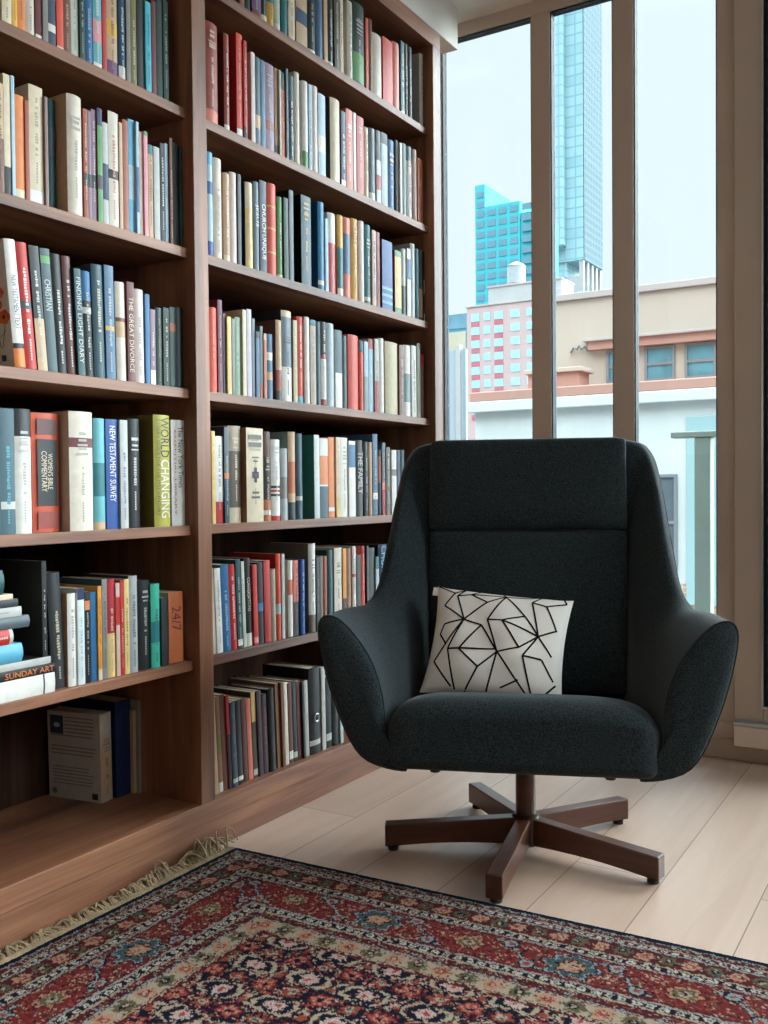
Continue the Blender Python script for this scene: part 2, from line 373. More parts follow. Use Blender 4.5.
 ('L2', 1.7278, 0.0092, 0.2431, 0.0, 0.0331, 0.172, 'darkgreen', 'darkgreen', '.2,.5,tealdark', 'none', '', '', 'slim dark green book with dark teal band, fifth shelf up, near bay', 4102, 0.0),
 ('L3', 1.2456, 0.0259, 0.2505, 5.0, 0.024, 0.18, 'white', 'white', '.0,.15,orange;.15,.19,black', 'none', 'NEW_TESTAMENT_TEXT|navy|.3|.72', 'poppies', 'white book with poppies on its cover, fourth shelf up, near bay', 6000, 0.0),
 ('L3', 1.2768, 0.0266, 0.2519, 5.0, 0.03, 0.165, 'red', 'red', '.48,.54,slate', 'auto', '', '', 'red book with slate band, fourth shelf up, near bay', 1431, 0.0),
 ('L3', 1.3069, 0.024, 0.2521, 4.5, 0.0328, 0.162, 'black', 'black', '.0,.42,tan', 'white', '', '', 'black book with tan lower half, fourth shelf up, near bay', 9590, 0.0),
 ('L3', 1.333, 0.0239, 0.2524, 4.0, 0.0338, 0.18, 'slate', 'slate', '.88,.94,green', 'none', 'CHRISTIAN|palegrey|.5|.75', '', 'slate book with pale title lettering, fourth shelf up, near bay', 4764, 0.0),
 ('L3', 1.3582, 0.0244, 0.2468, 3.5, 0.0338, 0.163, 'black', 'black', '', 'white', '', '', 'black book between slate and dark brown ones, fourth shelf up, near bay', 9459, 0.0),
 ('L3', 1.3866, 0.0229, 0.249, 3.0, 0.0367, 0.158, 'maroonbrown', 'maroonbrown', '', 'auto', '', '', 'dark brown book, fourth shelf up, near bay', 9287, 0.0),
 ('L3', 1.4099, 0.0181, 0.2265, 2.5, 0.0312, 0.159, 'tealdark', 'tealdark', '', 'none', 'FINDING_LIGHT_DIARY|palegrey|.12|.92', '', 'dark teal book with pale title lettering, fourth shelf up, near bay', 8456, 0.0),
 ('L3', 1.4344, 0.0239, 0.2273, 2.0, 0.0369, 0.16, 'black', 'black', '.72,1,blue;.6,.66,palegrey', 'palegrey', '', '', 'black book with blue top, fourth shelf up, near bay', 2342, 0.0),
 ('L3', 1.4587, 0.031, 0.247, 1.5, 0.0341, 0.175, 'slateteal', 'slateteal', '', 'cream', '', '', 'dark slate book between black and slate blue ones, fourth shelf up, near bay', 7192, 0.0),
 ('L3', 1.4913, 0.0258, 0.2512, 1.0, 0.0342, 0.179, 'slateblue', 'slateblue', '.43,.47,gold', 'palegrey', '', '', 'slate blue book with golden yellow band, fourth shelf up, near bay', 3798, 0.0),
 ('L3', 1.5233, 0.0288, 0.221, 1.0, 0.0342, 0.139, 'offwhite', 'offwhite', '.44,.6,tan;.6,.64,brown', 'none', '', '', 'off-white book with tan band, fourth shelf up, near bay', 9063, 0.0),
 ('L3', 1.5525, 0.0212, 0.2258, 0.5, 0.0319, 0.159, 'maroon', 'maroon', '', 'none', 'THE_GREAT_DIVORCE|cream|.1|.85', '', 'maroon book with cream title lettering, fourth shelf up, near bay', 1044, 0.0),
 ('L3', 1.5752, 0.0292, 0.214, 0.5, 0.0319, 0.148, 'pinkwhite', 'pinkwhite', '', 'grey', '', '', 'pinkish white book between maroon and blue ones, fourth shelf up, near bay', 9418, 0.0),
 ('L3', 1.6116, 0.0141, 0.2089, 0.0, 0.0375, 0.134, 'blue', 'blue', '', 'none', '', '', 'blue book between pinkish white and mauve ones, fourth shelf up, near bay', 4853, 0.0),
 ('L3', 1.6266, 0.016, 0.1762, 0.0, 0.0366, 0.12, 'mauve', 'mauve', '.0,.2,white', 'auto', '', '', 'mauve book with white foot, fourth shelf up, near bay', 9354, 0.0),
 ('L3', 1.6429, 0.023, 0.1829, 0.0, 0.0353, 0.129, 'darkgreen', 'darkgreen', '', 'olive', '', '', 'dark green book between mauve and dark green ones, fourth shelf up, near bay', 5685, 0.0),
 ('L3', 1.6663, 0.0199, 0.1862, 0.0, 0.034, 0.121, 'darkgreen', 'darkgreen', '', 'auto', '', '', 'dark green book between dark green and dark green ones, fourth shelf up, near bay', 2083, 0.0),
 ('L3', 1.6876, 0.0203, 0.1908, 0.0, 0.0337, 0.126, 'darkgreen', 'darkgreen', '.7,.8,rust', 'none', '', '', 'dark green book with rust band, fourth shelf up, near bay', 4930, 0.0),
 ('L3', 1.7125, 0.0245, 0.1946, 0.0, 0.0364, 0.129, 'blackgreen', 'blackgreen', '', 'none', '', '', 'greenish black book against the divider, fourth shelf up, near bay', 7074, 0.0),
 ('L4', 1.207, 0.0071, 0.2468, 0.0, 0.0361, 0.154, 'tealdark', 'tealdark', '', 'auto', '', '', 'slim dark teal book, third shelf up, near bay', 919, 0.0),
 ('L4', 1.215, 0.0332, 0.2492, 0.0, 0.0355, 0.168, 'slateteal', 'slateteal', '.2,.26,palegrey', 'cyan', '', '', 'dark slate book with pale grey band, third shelf up, near bay', 3712, 0.0),
 ('L4', 1.2486, 0.0386, 0.2504, 0.0, 0.032, 0.171, 'white', 'white', '.78,1,charcoal', 'grey', '', '', 'white book with charcoal top, third shelf up, near bay', 4373, 0.0),
 ('L4', 1.3036, 0.0696, 0.2475, 0.0, 0.05, 0.168, 'orangered', 'orangered', '', 'none', "WOMEN'S_BIBLE_COMMENTARY|cream|.3|.7", '', 'thick orange-red book with a black title panel, third shelf up, near bay', 8849, 0.0),
 ('L4', 1.3778, 0.0629, 0.2541, 0.0, 0.024, 0.164, 'offwhite', 'greybeige', '.7,.78,maroon', 'grey', '', '', 'thick off-white book with a maroon band, third shelf up, near bay', 856, 0.0),
 ('L4', 1.4497, 0.0318, 0.2434, 0.0, 0.0324, 0.165, 'aqua', 'aqua', '.0,.07,tan;.3,.6,teal', 'none', '', '', 'aqua book with teal band, third shelf up, near bay', 319, 0.0),
 ('L4', 1.4876, 0.0359, 0.2437, 0.0, 0.0375, 0.158, 'royalblue', 'royalblue', '', 'none', 'NEW_TESTAMENT_SURVEY|white|.25|.94', '', 'royal blue book with white title lettering, third shelf up, near bay', 2015, 0.0),
 ('L4', 1.5239, 0.0225, 0.2439, 0.0, 0.032, 0.165, 'palegrey', 'palegrey', '', 'royalblue', '', '', 'pale grey book, third shelf up, near bay', 1768, 0.0),
 ('L4', 1.554, 0.037, 0.2488, 0.0, 0.0374, 0.154, 'black', 'black', '', 'white', '', '', 'black book, third shelf up, near bay', 9928, 0.0),
 ('L4', 1.6232, 0.0522, 0.2619, 0.0, 0.024, 0.188, 'lime', 'olive', '', 'none', 'WORLD|black|.62|.98@CHANGING|white|.08|.6', '', 'thick yellow-green book with big stacked title, third shelf up, near bay', 8007, 0.0),
 ('L4', 1.6916, 0.0454, 0.2544, 0.0, 0.0379, 0.168, 'white', 'white', '', 'none', 'The_New_York_Times|black|.36|.94', '', 'white book with black script title, next to divider, third shelf up, near bay', 9485, 0.0),
 ('L5', 1.3384, 0.0339, 0.2441, 3.0, 0.04, 0.17, 'charcoal', 'charcoal', '', 'cream', '', 'gears', 'charcoal book, sixteenth from the divider, second shelf up, near bay', 9994, 0.0),
 ('L5', 1.3727, 0.0226, 0.198, 0.0, 0.0345, 0.125, 'white', 'tan', '', 'grey', '', '', 'white book between charcoal and bluish white ones, second shelf up, near bay', 5975, 0.0),
 ('L5', 1.3958, 0.0183, 0.2071, 0.0, 0.0316, 0.148, 'palewhite', 'palewhite', '.88,1,navy', 'skyblue', '', '', 'bluish white book with navy top, second shelf up, near bay', 349, 0.0),
 ('L5', 1.4184, 0.0137, 0.1977, 0.0, 0.0348, 0.124, 'black', 'black', '.8,.9,orange', 'palegrey', '', '', 'black book with orange band, second shelf up, near bay', 429, 0.0),
 ('L5', 1.4362, 0.0168, 0.1946, 0.0, 0.0378, 0.126, 'blue', 'blue', '', 'auto', '', '', 'blue book, second shelf up, near bay', 2452, 0.0),
 ('L5', 1.4534, 0.0106, 0.2067, 0.0, 0.0337, 0.131, 'amber', 'amber', '.0,.12,cream', 'auto', '', '', 'slim amber book with cream foot, second shelf up, near bay', 431, 0.0),
 ('L5', 1.4654, 0.0142, 0.2208, 0.0, 0.0336, 0.142, 'grey', 'slate', '', 'charcoal', '', '', 'grey book, second shelf up, near bay', 4011, 0.0),
 ('L5', 1.483, 0.0228, 0.2189, 0.0, 0.0356, 0.148, 'crimson', 'crimson', '.0,.45,straw', 'cream', '', '', 'red book with pale yellow lower half, second shelf up, near bay', 9376, 0.0),
 ('L5', 1.5064, 0.0116, 0.2087, 0.0, 0.0346, 0.139, 'tanpink', 'tanpink', '.55,.85,red', 'none', '', '', 'pinkish tan book with red band, second shelf up, near bay', 4114, 0.0),
 ('L5', 1.5186, 0.0101, 0.2136, 0.0, 0.0336, 0.132, 'red', 'red', '', 'cream', '', '', 'slim red book between pinkish tan and pale yellow ones, second shelf up, near bay', 6576, 0.0),
 ('L5', 1.5299, 0.0142, 0.2154, 0.0, 0.0332, 0.153, 'straw', 'palegrey', '', 'auto', '', '', 'pale yellow book between red and silver grey ones, second shelf up, near bay', 6308, 0.0),
 ('L5', 1.5465, 0.0265, 0.2212, 0.0, 0.0341, 0.156, 'silver', 'charcoal', '', 'charcoal', '', '', 'silver grey book, second shelf up, near bay', 4497, 0.0),
 ('L5', 1.5782, 0.0363, 0.2073, 0.0, 0.036, 0.135, 'black', 'black', '', 'palegrey', '', '', 'black book between silver grey and mint green ones, second shelf up, near bay', 4722, 0.0),
 ('L5', 1.6149, 0.0277, 0.1968, 0.0, 0.0329, 0.133, 'mint', 'mint', '.3,.55,teal', 'navy', '', '', 'mint green book with teal band, second shelf up, near bay', 7081, 0.0),
 ('L5', 1.6456, 0.0207, 0.1611, 0.0, 0.0325, 0.12, 'charcoal', 'charcoal', '', 'none', '', '', 'charcoal book between mint green and copper brown ones, second shelf up, near bay', 7482, 0.0),
 ('L5', 1.6776, 0.0491, 0.1699, 0.0, 0.04, 0.12, 'copper', 'tan', '', 'none', '24/7|maroon|.45|.8', '', 'thick copper brown book with maroon title lettering, second shelf up, near bay', 701, 0.0),
 ('L6', 1.6249, 0.0415, 0.219, 1.0, 0.22, 0.165, 'greybeige', 'greywhite', '.1,.55,tan', 'rust', '', 'blurb', 'large pale paperback with back cover turned outward, bottom shelf, near bay', 3667, 8.0),
 ('L6', 1.6731, 0.0488, 0.2399, 0.0, 0.22, 0.14, 'navy', 'navy', '', 'none', '', '', 'thick navy book, bottom shelf, near bay', 9210, 0.0),
 ('L6', 1.7205, 0.009, 0.2095, 0.0, 0.21, 0.132, 'tan', 'tan', '', 'none', '', '', 'slim tan book, bottom shelf, near bay', 8971, 0.0),
 ('L6', 1.73, 0.0068, 0.2359, 0.0, 0.2, 0.14, 'greygreen', 'greygreen', '', 'none', '', '', 'slim grey-green book, bottom shelf, near bay', 8772, 0.0),
 ('R0', 1.9658, 0.0209, 0.2, 0.0, 0.0379, 0.132, 'brown', 'brown', '', 'auto', '', '', 'brown book against the divider, top shelf, window-side bay', 9768, 0.0),
 ('R0', 1.9872, 0.0221, 0.2, 0.0, 0.0352, 0.131, 'darkgreen', 'darkgreen', '', 'none', '', '', 'dark green book between brown and maroon ones, top shelf, window-side bay', 9944, 0.0),
 ('R0', 2.0097, 0.0384, 0.2, 0.0, 0.0315, 0.125, 'maroon', 'maroon', '.1,.3,purple', 'auto', '', '', 'maroon book with purple band, top shelf, window-side bay', 7688, 0.0),
 ('R0', 2.0489, 0.0256, 0.2, 0.0, 0.0311, 0.135, 'blackgreen', 'blackgreen', '.0,.1,cream', 'auto', '', '', 'greenish black book with cream foot, top shelf, window-side bay', 8178, 0.0),
 ('R0', 2.083, 0.0303, 0.2, 0.0, 0.0367, 0.142, 'gold', 'gold', '.35,.5,teal;.6,.8,orange', 'auto', '', '', 'golden yellow book with orange band, top shelf, window-side bay', 1771, 0.0),
 ('R0', 2.1137, 0.0264, 0.2, 0.0, 0.0358, 0.141, 'palegreen', 'palegreen', '.0,.12,white', 'auto', '', '', 'pale green book with white foot, top shelf, window-side bay', 3270, 0.0),
 ('R0', 2.1405, 0.0276, 0.2, 0.0, 0.0321, 0.13, 'teal', 'teal', '', 'auto', '', '', 'teal book between pale green and cream ones, top shelf, window-side bay', 1113, 0.0),
 ('R0', 2.1785, 0.03, 0.2, 0.0, 0.0377, 0.125, 'cream', 'cream', '', 'grey', '', '', 'cream book between teal and tan ones, top shelf, window-side bay', 1436, 0.0),
 ('R0', 2.2121, 0.0527, 0.2, 0.0, 0.0355, 0.126, 'tan', 'tan', '.35,.55,darkblue;.0,.06,black', 'none', '', '', 'thick tan book with dark blue band, top shelf, window-side bay', 8864, 0.0),
 ('R0', 2.2682, 0.0404, 0.2, 0.0, 0.0346, 0.131, 'blackgreen', 'blackgreen', '.0,.08,white', 'palegrey', '', '', 'greenish black book between tan and slate blue ones, top shelf, window-side bay', 6957, 0.0),
 ('R0', 2.3102, 0.0347, 0.2, 0.0, 0.0343, 0.144, 'slateblue', 'slateblue', '', 'none', '', '', 'slate blue book, top shelf, window-side bay', 9003, 0.0),
 ('R0', 2.3492, 0.0183, 0.2053, 0.0, 0.0356, 0.139, 'tan', 'tan', '', 'none', '', '', 'tan book between slate blue and black ones, top shelf, window-side bay', 4477, 0.0),
 ('R0', 2.3693, 0.0309, 0.2166, 0.0, 0.0351, 0.153, 'black', 'black', '.0,.08,white', 'auto', '', '', 'black book between tan and dark olive ones, top shelf, window-side bay', 9864, 0.0),
 ('R0', 2.4006, 0.0277, 0.2287, 0.0, 0.0329, 0.145, 'olivedark', 'olivedark', '', 'cream', '', '', 'dark olive book between black and cream ones, top shelf, window-side bay', 6548, 0.0),
 ('R0', 2.4317, 0.0166, 0.2332, 0.0, 0.0334, 0.151, 'cream', 'cream', '', 'olive', '', '', 'cream book between dark olive and off-white ones, top shelf, window-side bay', 9990, 0.0),
 ('R0', 2.4784, 0.0303, 0.2436, 0.0, 0.0362, 0.172, 'offwhite', 'greywhite', '', 'blue', '', '', 'off-white book between cream and dark green ones, top shelf, window-side bay', 1358, 0.0),
 ('R0', 2.5092, 0.0644, 0.255, 0.0, 0.0337, 0.166, 'darkgreen', 'darkgreen', '.05,.4,green', 'palegrey', '', '', 'thick dark green book with green band, top shelf, window-side bay', 6016, 0.0),
 ('R0', 2.581, 0.0167, 0.2324, 0.0, 0.0363, 0.145, 'orangered', 'orangered', '', 'none', '', '', 'orange-red book between dark green and brown ones, top shelf, window-side bay', 7621, 0.0),
 ('R0', 2.5981, 0.0208, 0.2356, 0.0, 0.0337, 0.146, 'brown', 'brown', '', 'gold', '', '', 'brown book between orange-red and off-white ones, top shelf, window-side bay', 1344, 0.0),
 ('R0', 2.6193, 0.0566, 0.2027, 0.0, 0.0319, 0.133, 'offwhite', 'brown', '', 'none', '', '', 'thick off-white book between brown and orange-red ones, top shelf, window-side bay', 3658, 0.0),
 ('R0', 2.6851, 0.0613, 0.2157, 0.0, 0.0353, 0.14, 'vermilion', 'vermilion', '', 'none', '', '', 'thick orange-red book between off-white and salmon ones, top shelf, window-side bay', 9224, 0.0),
 ('R0', 2.7475, 0.0471, 0.2258, 0.0, 0.0342, 0.157, 'salmon', 'salmon', '', 'none', '', '', 'thick salmon book, top shelf, window-side bay', 5052, 0.0),
 ('R0', 2.7982, 0.0236, 0.2451, 0.0, 0.034, 0.168, 'teal', 'teal', '.0,.06,cream', 'auto', '', '', 'teal book with cream foot, top shelf, window-side bay', 1822, 0.0),
 ('R0', 2.8254, 0.0223, 0.2477, 0.0, 0.0343, 0.155, 'olivedark', 'olivedark', '', 'auto', '', '', 'dark olive book between teal and charcoal ones, top shelf, window-side bay', 8313, 0.0),
 ('R0', 2.8498, 0.0275, 0.2462, 0.0, 0.0336, 0.167, 'charcoal', 'charcoal', '', 'auto', '', '', 'charcoal book between dark olive and white ones, top shelf, window-side bay', 4727, 0.0),
 ('R0', 2.9306, 0.0254, 0.255, 0.0, 0.0338, 0.171, 'white', 'palegrey', '', 'green', '', '', 'white book, twenty-sixth from the divider, top shelf, window-side bay', 7274, 0.0),
 ('R1', 1.8311, 0.0495, 0.2565, 0.0, 0.0379, 0.17, 'brick', 'brick', '.0,.15,salmon', 'auto', '', '', 'thick brick red book with salmon foot, sixth shelf up, window-side bay', 48, 0.0),
 ('R1', 1.8988, 0.0201, 0.2489, 0.0, 0.0352, 0.179, 'brick', 'maroonbrown', '.0,.07,white', 'white', '', '', 'brick red book with white foot, sixth shelf up, window-side bay', 7387, 0.0),
 ('R1', 1.9486, 0.024, 0.2701, 0.0, 0.0367, 0.187, 'vermilion', 'red', '.02,.09,white', 'pink', '', '', 'orange-red book with white band, sixth shelf up, window-side bay', 6841, 0.0),
 ('R1', 1.973, 0.0128, 0.2585, 0.0, 0.0328, 0.173, 'red', 'red', '.0,.14,black', 'auto', '', '', 'red book with black foot, sixth shelf up, window-side bay', 193, 0.0),
 ('R1', 2.0026, 0.0163, 0.2404, 0.0, 0.0324, 0.17, 'pinkwhite', 'tanpink', '', 'none', '', '', 'pinkish white book between red and dark slate ones, sixth shelf up, window-side bay', 4277, 0.0),
 ('R1', 2.0208, 0.0205, 0.2351, 0.0, 0.0328, 0.151, 'slateteal', 'slateteal', '.2,.35,tan', 'none', '', '', 'dark slate book with tan band, sixth shelf up, window-side bay', 5439, 0.0),
 ('R1', 2.0421, 0.0208, 0.2347, 0.0, 0.0323, 0.165, 'slateblue', 'slateblue', '', 'none', '', '', 'slate blue book between dark slate and mauve ones, sixth shelf up, window-side bay', 1740, 0.0),
 ('R1', 2.0668, 0.0366, 0.2378, 0.0, 0.0344, 0.166, 'mauve', 'mauve', '.25,.35,rust', 'auto', '', '', 'mauve book with rust band, sixth shelf up, window-side bay', 7049, 0.0),
 ('R1', 2.1085, 0.0154, 0.2394, 0.0, 0.0369, 0.155, 'tanbrown', 'tanbrown', '.0,.12,black', 'none', '', '', 'light brown book with black foot, sixth shelf up, window-side bay', 2184, 0.0),
 ('R1', 2.1243, 0.0073, 0.2373, 0.0, 0.032, 0.159, 'palegreen', 'palegreen', '', 'none', '', '', 'slim pale green book, sixth shelf up, window-side bay', 5281, 0.0),
 ('R1', 2.1384, 0.0157, 0.2374, 0.0, 0.036, 0.163, 'salmon', 'salmon', '.8,1,slate', 'auto', '', '', 'salmon book with slate top, sixth shelf up, window-side bay', 6193, 0.0),
 ('R1', 2.1545, 0.0102, 0.2523, 0.0, 0.032, 0.176, 'slate', 'slate', '', 'paleblue', '', '', 'slim slate book between salmon and dark slate ones, sixth shelf up, window-side bay', 9769, 0.0),
 ('R1', 2.1662, 0.027, 0.2397, 0.0, 0.031, 0.17, 'slateteal', 'slateteal', '.5,.7,navy', 'white', '', '', 'dark slate book with navy band, sixth shelf up, window-side bay', 1867, 0.0),
 ('R1', 2.1957, 0.0238, 0.2598, 0.0, 0.0318, 0.184, 'offwhite', 'greywhite', '', 'none', '', '', 'off-white book between dark slate and white ones, sixth shelf up, window-side bay', 4663, 0.0),
 ('R1', 2.2329, 0.0274, 0.2486, 0.0, 0.0311, 0.179, 'white', 'white', '.0,.2,green', 'none', '', '', 'white book with green foot, sixth shelf up, window-side bay', 1703, 0.0),
 ('R1', 2.2637, 0.0155, 0.2488, 0.0, 0.0325, 0.177, 'paleblue', 'paleblue', '', 'navy', '', '', 'pale blue book between white and pinkish white ones, sixth shelf up, window-side bay', 1308, 0.0),
 ('R1', 2.2823, 0.0306, 0.2539, 0.0, 0.0336, 0.17, 'pinkwhite', 'mauve', '', 'none', '', '', 'pinkish white book between pale blue and pale blue ones, sixth shelf up, window-side bay', 2556, 0.0),
 ('R1', 2.3159, 0.0369, 0.2432, 0.0, 0.0359, 0.169, 'paleblue', 'paleblue', '.3,.5,white', 'none', '', '', 'pale blue book with white band, sixth shelf up, window-side bay', 2685, 0.0),
 ('R1', 2.378, 0.051, 0.2525, 0.0, 0.0326, 0.167, 'cream', 'blackgreen', '', 'none', '', '', 'thick cream book between pale blue and navy ones, sixth shelf up, window-side bay', 7341, 0.0),
 ('R1', 2.4328, 0.0258, 0.2296, 0.0, 0.034, 0.149, 'navy', 'navy', '.0,.1,white', 'auto', '', '', 'navy book with white foot, sixth shelf up, window-side bay', 2548, 0.0),
 ('R1', 2.4657, 0.0369, 0.2488, 0.0, 0.0369, 0.171, 'salmon', 'salmon', '', 'white', '', '', 'salmon book between navy and white ones, sixth shelf up, window-side bay', 6094, 0.0),
 ('R1', 2.5059, 0.0161, 0.2494, 0.0, 0.0373, 0.171, 'white', 'white', '', 'none', '', '', 'white book between salmon and rose red ones, sixth shelf up, window-side bay', 5893, 0.0),
 ('R1', 2.5223, 0.0398, 0.2455, 0.0, 0.0346, 0.153, 'pinkred', 'pinkred', '', 'auto', '', '', 'rose red book between white and cream ones, sixth shelf up, window-side bay', 3236, 0.0),
 ('R1', 2.5696, 0.0279, 0.2266, 0.0, 0.0372, 0.141, 'cream', 'cream', '', 'red', '', '', 'cream book between rose red and grey-blue ones, sixth shelf up, window-side bay', 214, 0.0),
 ('R1', 2.5979, 0.0361, 0.2322, 0.0, 0.0343, 0.166, 'greyblue', 'greyblue', '.0,.12,white', 'none', '', '', 'grey-blue book with white foot, sixth shelf up, window-side bay', 652, 0.0),
 ('R1', 2.6393, 0.0261, 0.2367, 0.0, 0.0349, 0.147, 'palewhite', 'palewhite', '.6,1,charcoal;.2,.4,pinkred', 'none', '', '', 'bluish white book with charcoal upper half, sixth shelf up, window-side bay', 6369, 0.0),
 ('R1', 2.6662, 0.0393, 0.2394, 0.0, 0.0336, 0.158, 'palegreyblue', 'palegreyblue', '.85,1,black', 'none', '', '', 'pale grey-blue book with black top, sixth shelf up, window-side bay', 5761, 0.0),
 ('R1', 2.7115, 0.0433, 0.2314, 0.0, 0.035, 0.146, 'blue', 'blue', '', 'auto', '', '', 'thick blue book between pale grey-blue and charcoal ones, sixth shelf up, window-side bay', 114, 0.0),
 ('R1', 2.7618, 0.0201, 0.2437, 0.0, 0.037, 0.173, 'charcoal', 'charcoal', '', 'none', '', '', 'charcoal book, sixth shelf up, window-side bay', 5747, 0.0),
 ('R1', 2.7823, 0.0128, 0.2387, 0.0, 0.031, 0.154, 'white', 'white', '', 'none', '', '', 'white book between charcoal and grey-teal ones, sixth shelf up, window-side bay', 4046, 0.0),
 ('R1', 2.8087, 0.0286, 0.2476, 0.0, 0.037, 0.172, 'greyteal', 'greyteal', '', 'none', '', '', 'grey-teal book, sixth shelf up, window-side bay', 1512, 0.0),
 ('R1', 2.8396, 0.0373, 0.2478, 0.0, 0.0365, 0.166, 'white', 'greywhite', '.8,1,greyblue', 'auto', '', '', 'white book with grey-blue top, sixth shelf up, window-side bay', 8105, 0.0),
 ('R1', 2.8772, 0.0276, 0.2472, 0.0, 0.0337, 0.175, 'tanpink', 'tanpink', '', 'none', '', '', 'pinkish tan book, sixth shelf up, window-side bay', 7600, 0.0),
 ('R1', 2.9052, 0.0369, 0.224, 0.0, 0.0311, 0.158, 'copper', 'copper', '', 'none', '', '', 'copper brown book, thirty-fourth from the divider, sixth shelf up, window-side bay', 4033, 0.0),
 ('R2', 1.8256, 0.0221, 0.2612, 0.0, 0.0325, 0.179, 'paleblue', 'paleblue', '.0,.15,royalblue;.6,.72,blue;.88,1,skyblue', 'none', '', '', 'pale blue book with royal blue foot, fifth shelf up, window-side bay', 1541, 0.0),
 ('R2', 1.85, 0.0309, 0.2538, 0.0, 0.0318, 0.172, 'offwhite', 'offwhite', '', 'grey', '', '', 'off-white book between pale blue and tan ones, fifth shelf up, window-side bay', 7181, 0.0),
 ('R2', 1.8892, 0.0251, 0.2266, 0.0, 0.0339, 0.143, 'tan', 'tan', '.0,.08,cream', 'white', '', '', 'tan book with cream foot, fifth shelf up, window-side bay', 8569, 0.0),
 ('R2', 1.9203, 0.0256, 0.2383, 0.0, 0.0378, 0.17, 'pinkwhite', 'pinkwhite', '', 'none', '', '', 'pinkish white book between tan and charcoal ones, fifth shelf up, window-side bay', 1567, 0.0),
 ('R2', 1.9475, 0.0137, 0.2397, 0.0, 0.0375, 0.15, 'charcoal', 'charcoal', '', 'none', '', '', 'charcoal book between pinkish white and pale yellow ones, fifth shelf up, window-side bay', 5758, 0.0),
 ('R2', 1.9808, 0.0306, 0.2287, 0.0, 0.0365, 0.16, 'straw', 'navy', '.7,1,cream', 'white', '', '', 'pale yellow book with cream top, fifth shelf up, window-side bay', 1396, 0.0),
 ('R2', 2.0131, 0.0237, 0.2388, 0.0, 0.0365, 0.151, 'greyblue', 'greyblue', '', 'none', 'JESUS|white|.5|.75', '', 'grey-blue book with white title lettering, fifth shelf up, window-side bay', 7014, 0.0),
 ('R2', 2.0374, 0.0292, 0.2482, 0.0, 0.0358, 0.161, 'slatenavy', 'slatenavy', '', 'none', 'CHURCH_UNIQUE|white|.15|.75', '', 'grey-navy book with white title lettering, fifth shelf up, window-side bay', 6825, 0.0),
 ('R2', 2.0688, 0.039, 0.2495, 0.0, 0.0317, 0.158, 'vermilion', 'orangered', '.24,.26,gold;.5,.52,gold;.74,.76,gold', 'none', '', '', 'orange-red book with fine gilt bands, fifth shelf up, window-side bay', 34, 0.0),
 ('R2', 2.1157, 0.0238, 0.2245, 0.0, 0.0367, 0.155, 'green', 'green', '.0,.05,cream', 'palegreen', '', '', 'green book with cream foot, fifth shelf up, window-side bay', 9878, 0.0),
 ('R2', 2.1399, 0.0212, 0.2272, 0.0, 0.033, 0.158, 'darkgreen', 'darkgreen', '', 'none', '', '', 'dark green book, fifth shelf up, window-side bay', 4903, 0.0),
 ('R2', 2.1622, 0.0198, 0.254, 0.0, 0.0314, 0.166, 'slategrey', 'blackgreen', '', 'none', '', '', 'slate grey book between dark green and dark slate ones, fifth shelf up, window-side bay', 1760, 0.0),
 ('R2', 2.2219, 0.0472, 0.2566, 0.0, 0.0329, 0.184, 'slateteal', 'black', '.7,.9,tealdark', 'gold', '', '', 'thick dark slate book with dark teal band, fifth shelf up, window-side bay', 2002, 0.0),
 ('R2', 2.3127, 0.0322, 0.2613, 0.0, 0.0367, 0.175, 'cyanblue', 'blue', '.07,.12,white', 'none', '', '', 'bright blue book with white band, fifth shelf up, window-side bay', 3906, 0.0),
 ('R2', 2.3477, 0.0152, 0.219, 0.0, 0.0376, 0.157, 'paleblue', 'paleblue', '', 'none', '', '', 'pale blue book between bright blue and white ones, fifth shelf up, window-side bay', 5348, 0.0),
 ('R2', 2.3648, 0.0417, 0.2424, 0.0, 0.0369, 0.173, 'white', 'white', '.0,.63,pinkred', 'none', '', '', 'white book with rose red lower half, fifth shelf up, window-side bay', 9804, 0.0),
 ('R2', 2.4069, 0.0316, 0.2444, 0.0, 0.0317, 0.164, 'gold', 'gold', '.0,.1,white;.1,.6,teal', 'none', '', '', 'golden yellow book with teal band, fifth shelf up, window-side bay', 4622, 0.0),
 ('R2', 2.44, 0.0396, 0.2457, 0.0, 0.0314, 0.169, 'salmon', 'salmon', '.3,.8,slateblue', 'none', '', '', 'salmon book with slate blue band, fifth shelf up, window-side bay', 1963, 0.0),
 ('R2', 2.4877, 0.0386, 0.2547, 0.0, 0.0353, 0.176, 'gold', 'gold', '', 'rust', '', '', 'golden yellow book between salmon and pinkish white ones, fifth shelf up, window-side bay', 7473, 0.0),
 ('R2', 2.5267, 0.0333, 0.2554, 0.0, 0.0331, 0.176, 'pinkwhite', 'pinkwhite', '', 'none', '', '', 'pinkish white book between golden yellow and teal ones, fifth shelf up, window-side bay', 4935, 0.0),
 ('R2', 2.5651, 0.037, 0.2526, 0.0, 0.0349, 0.169, 'teal', 'teal', '.05,.1,cream', 'palegreen', '', '', 'teal book with cream band, fifth shelf up, window-side bay', 5546, 0.0),
 ('R2', 2.6025, 0.0235, 0.2426, 0.0, 0.0319, 0.151, 'tanpink', 'tanpink', '', 'black', '', '', 'pinkish tan book between teal and brick red ones, fifth shelf up, window-side bay', 330, 0.0),
 ('R2', 2.6275, 0.0191, 0.2411, 0.0, 0.0314, 0.169, 'brick', 'brick', '', 'charcoal', '', '', 'brick red book, fifth shelf up, window-side bay', 9162, 0.0),
 ('R2', 2.6711, 0.0652, 0.2293, 0.0, 0.0366, 0.147, 'royalblue', 'navy', '.1,.14,skyblue;.2,.24,skyblue;.3,.34,skyblue', 'none', '', '', 'thick royal blue book with sky blue band, fifth shelf up, window-side bay', 157, 0.0),
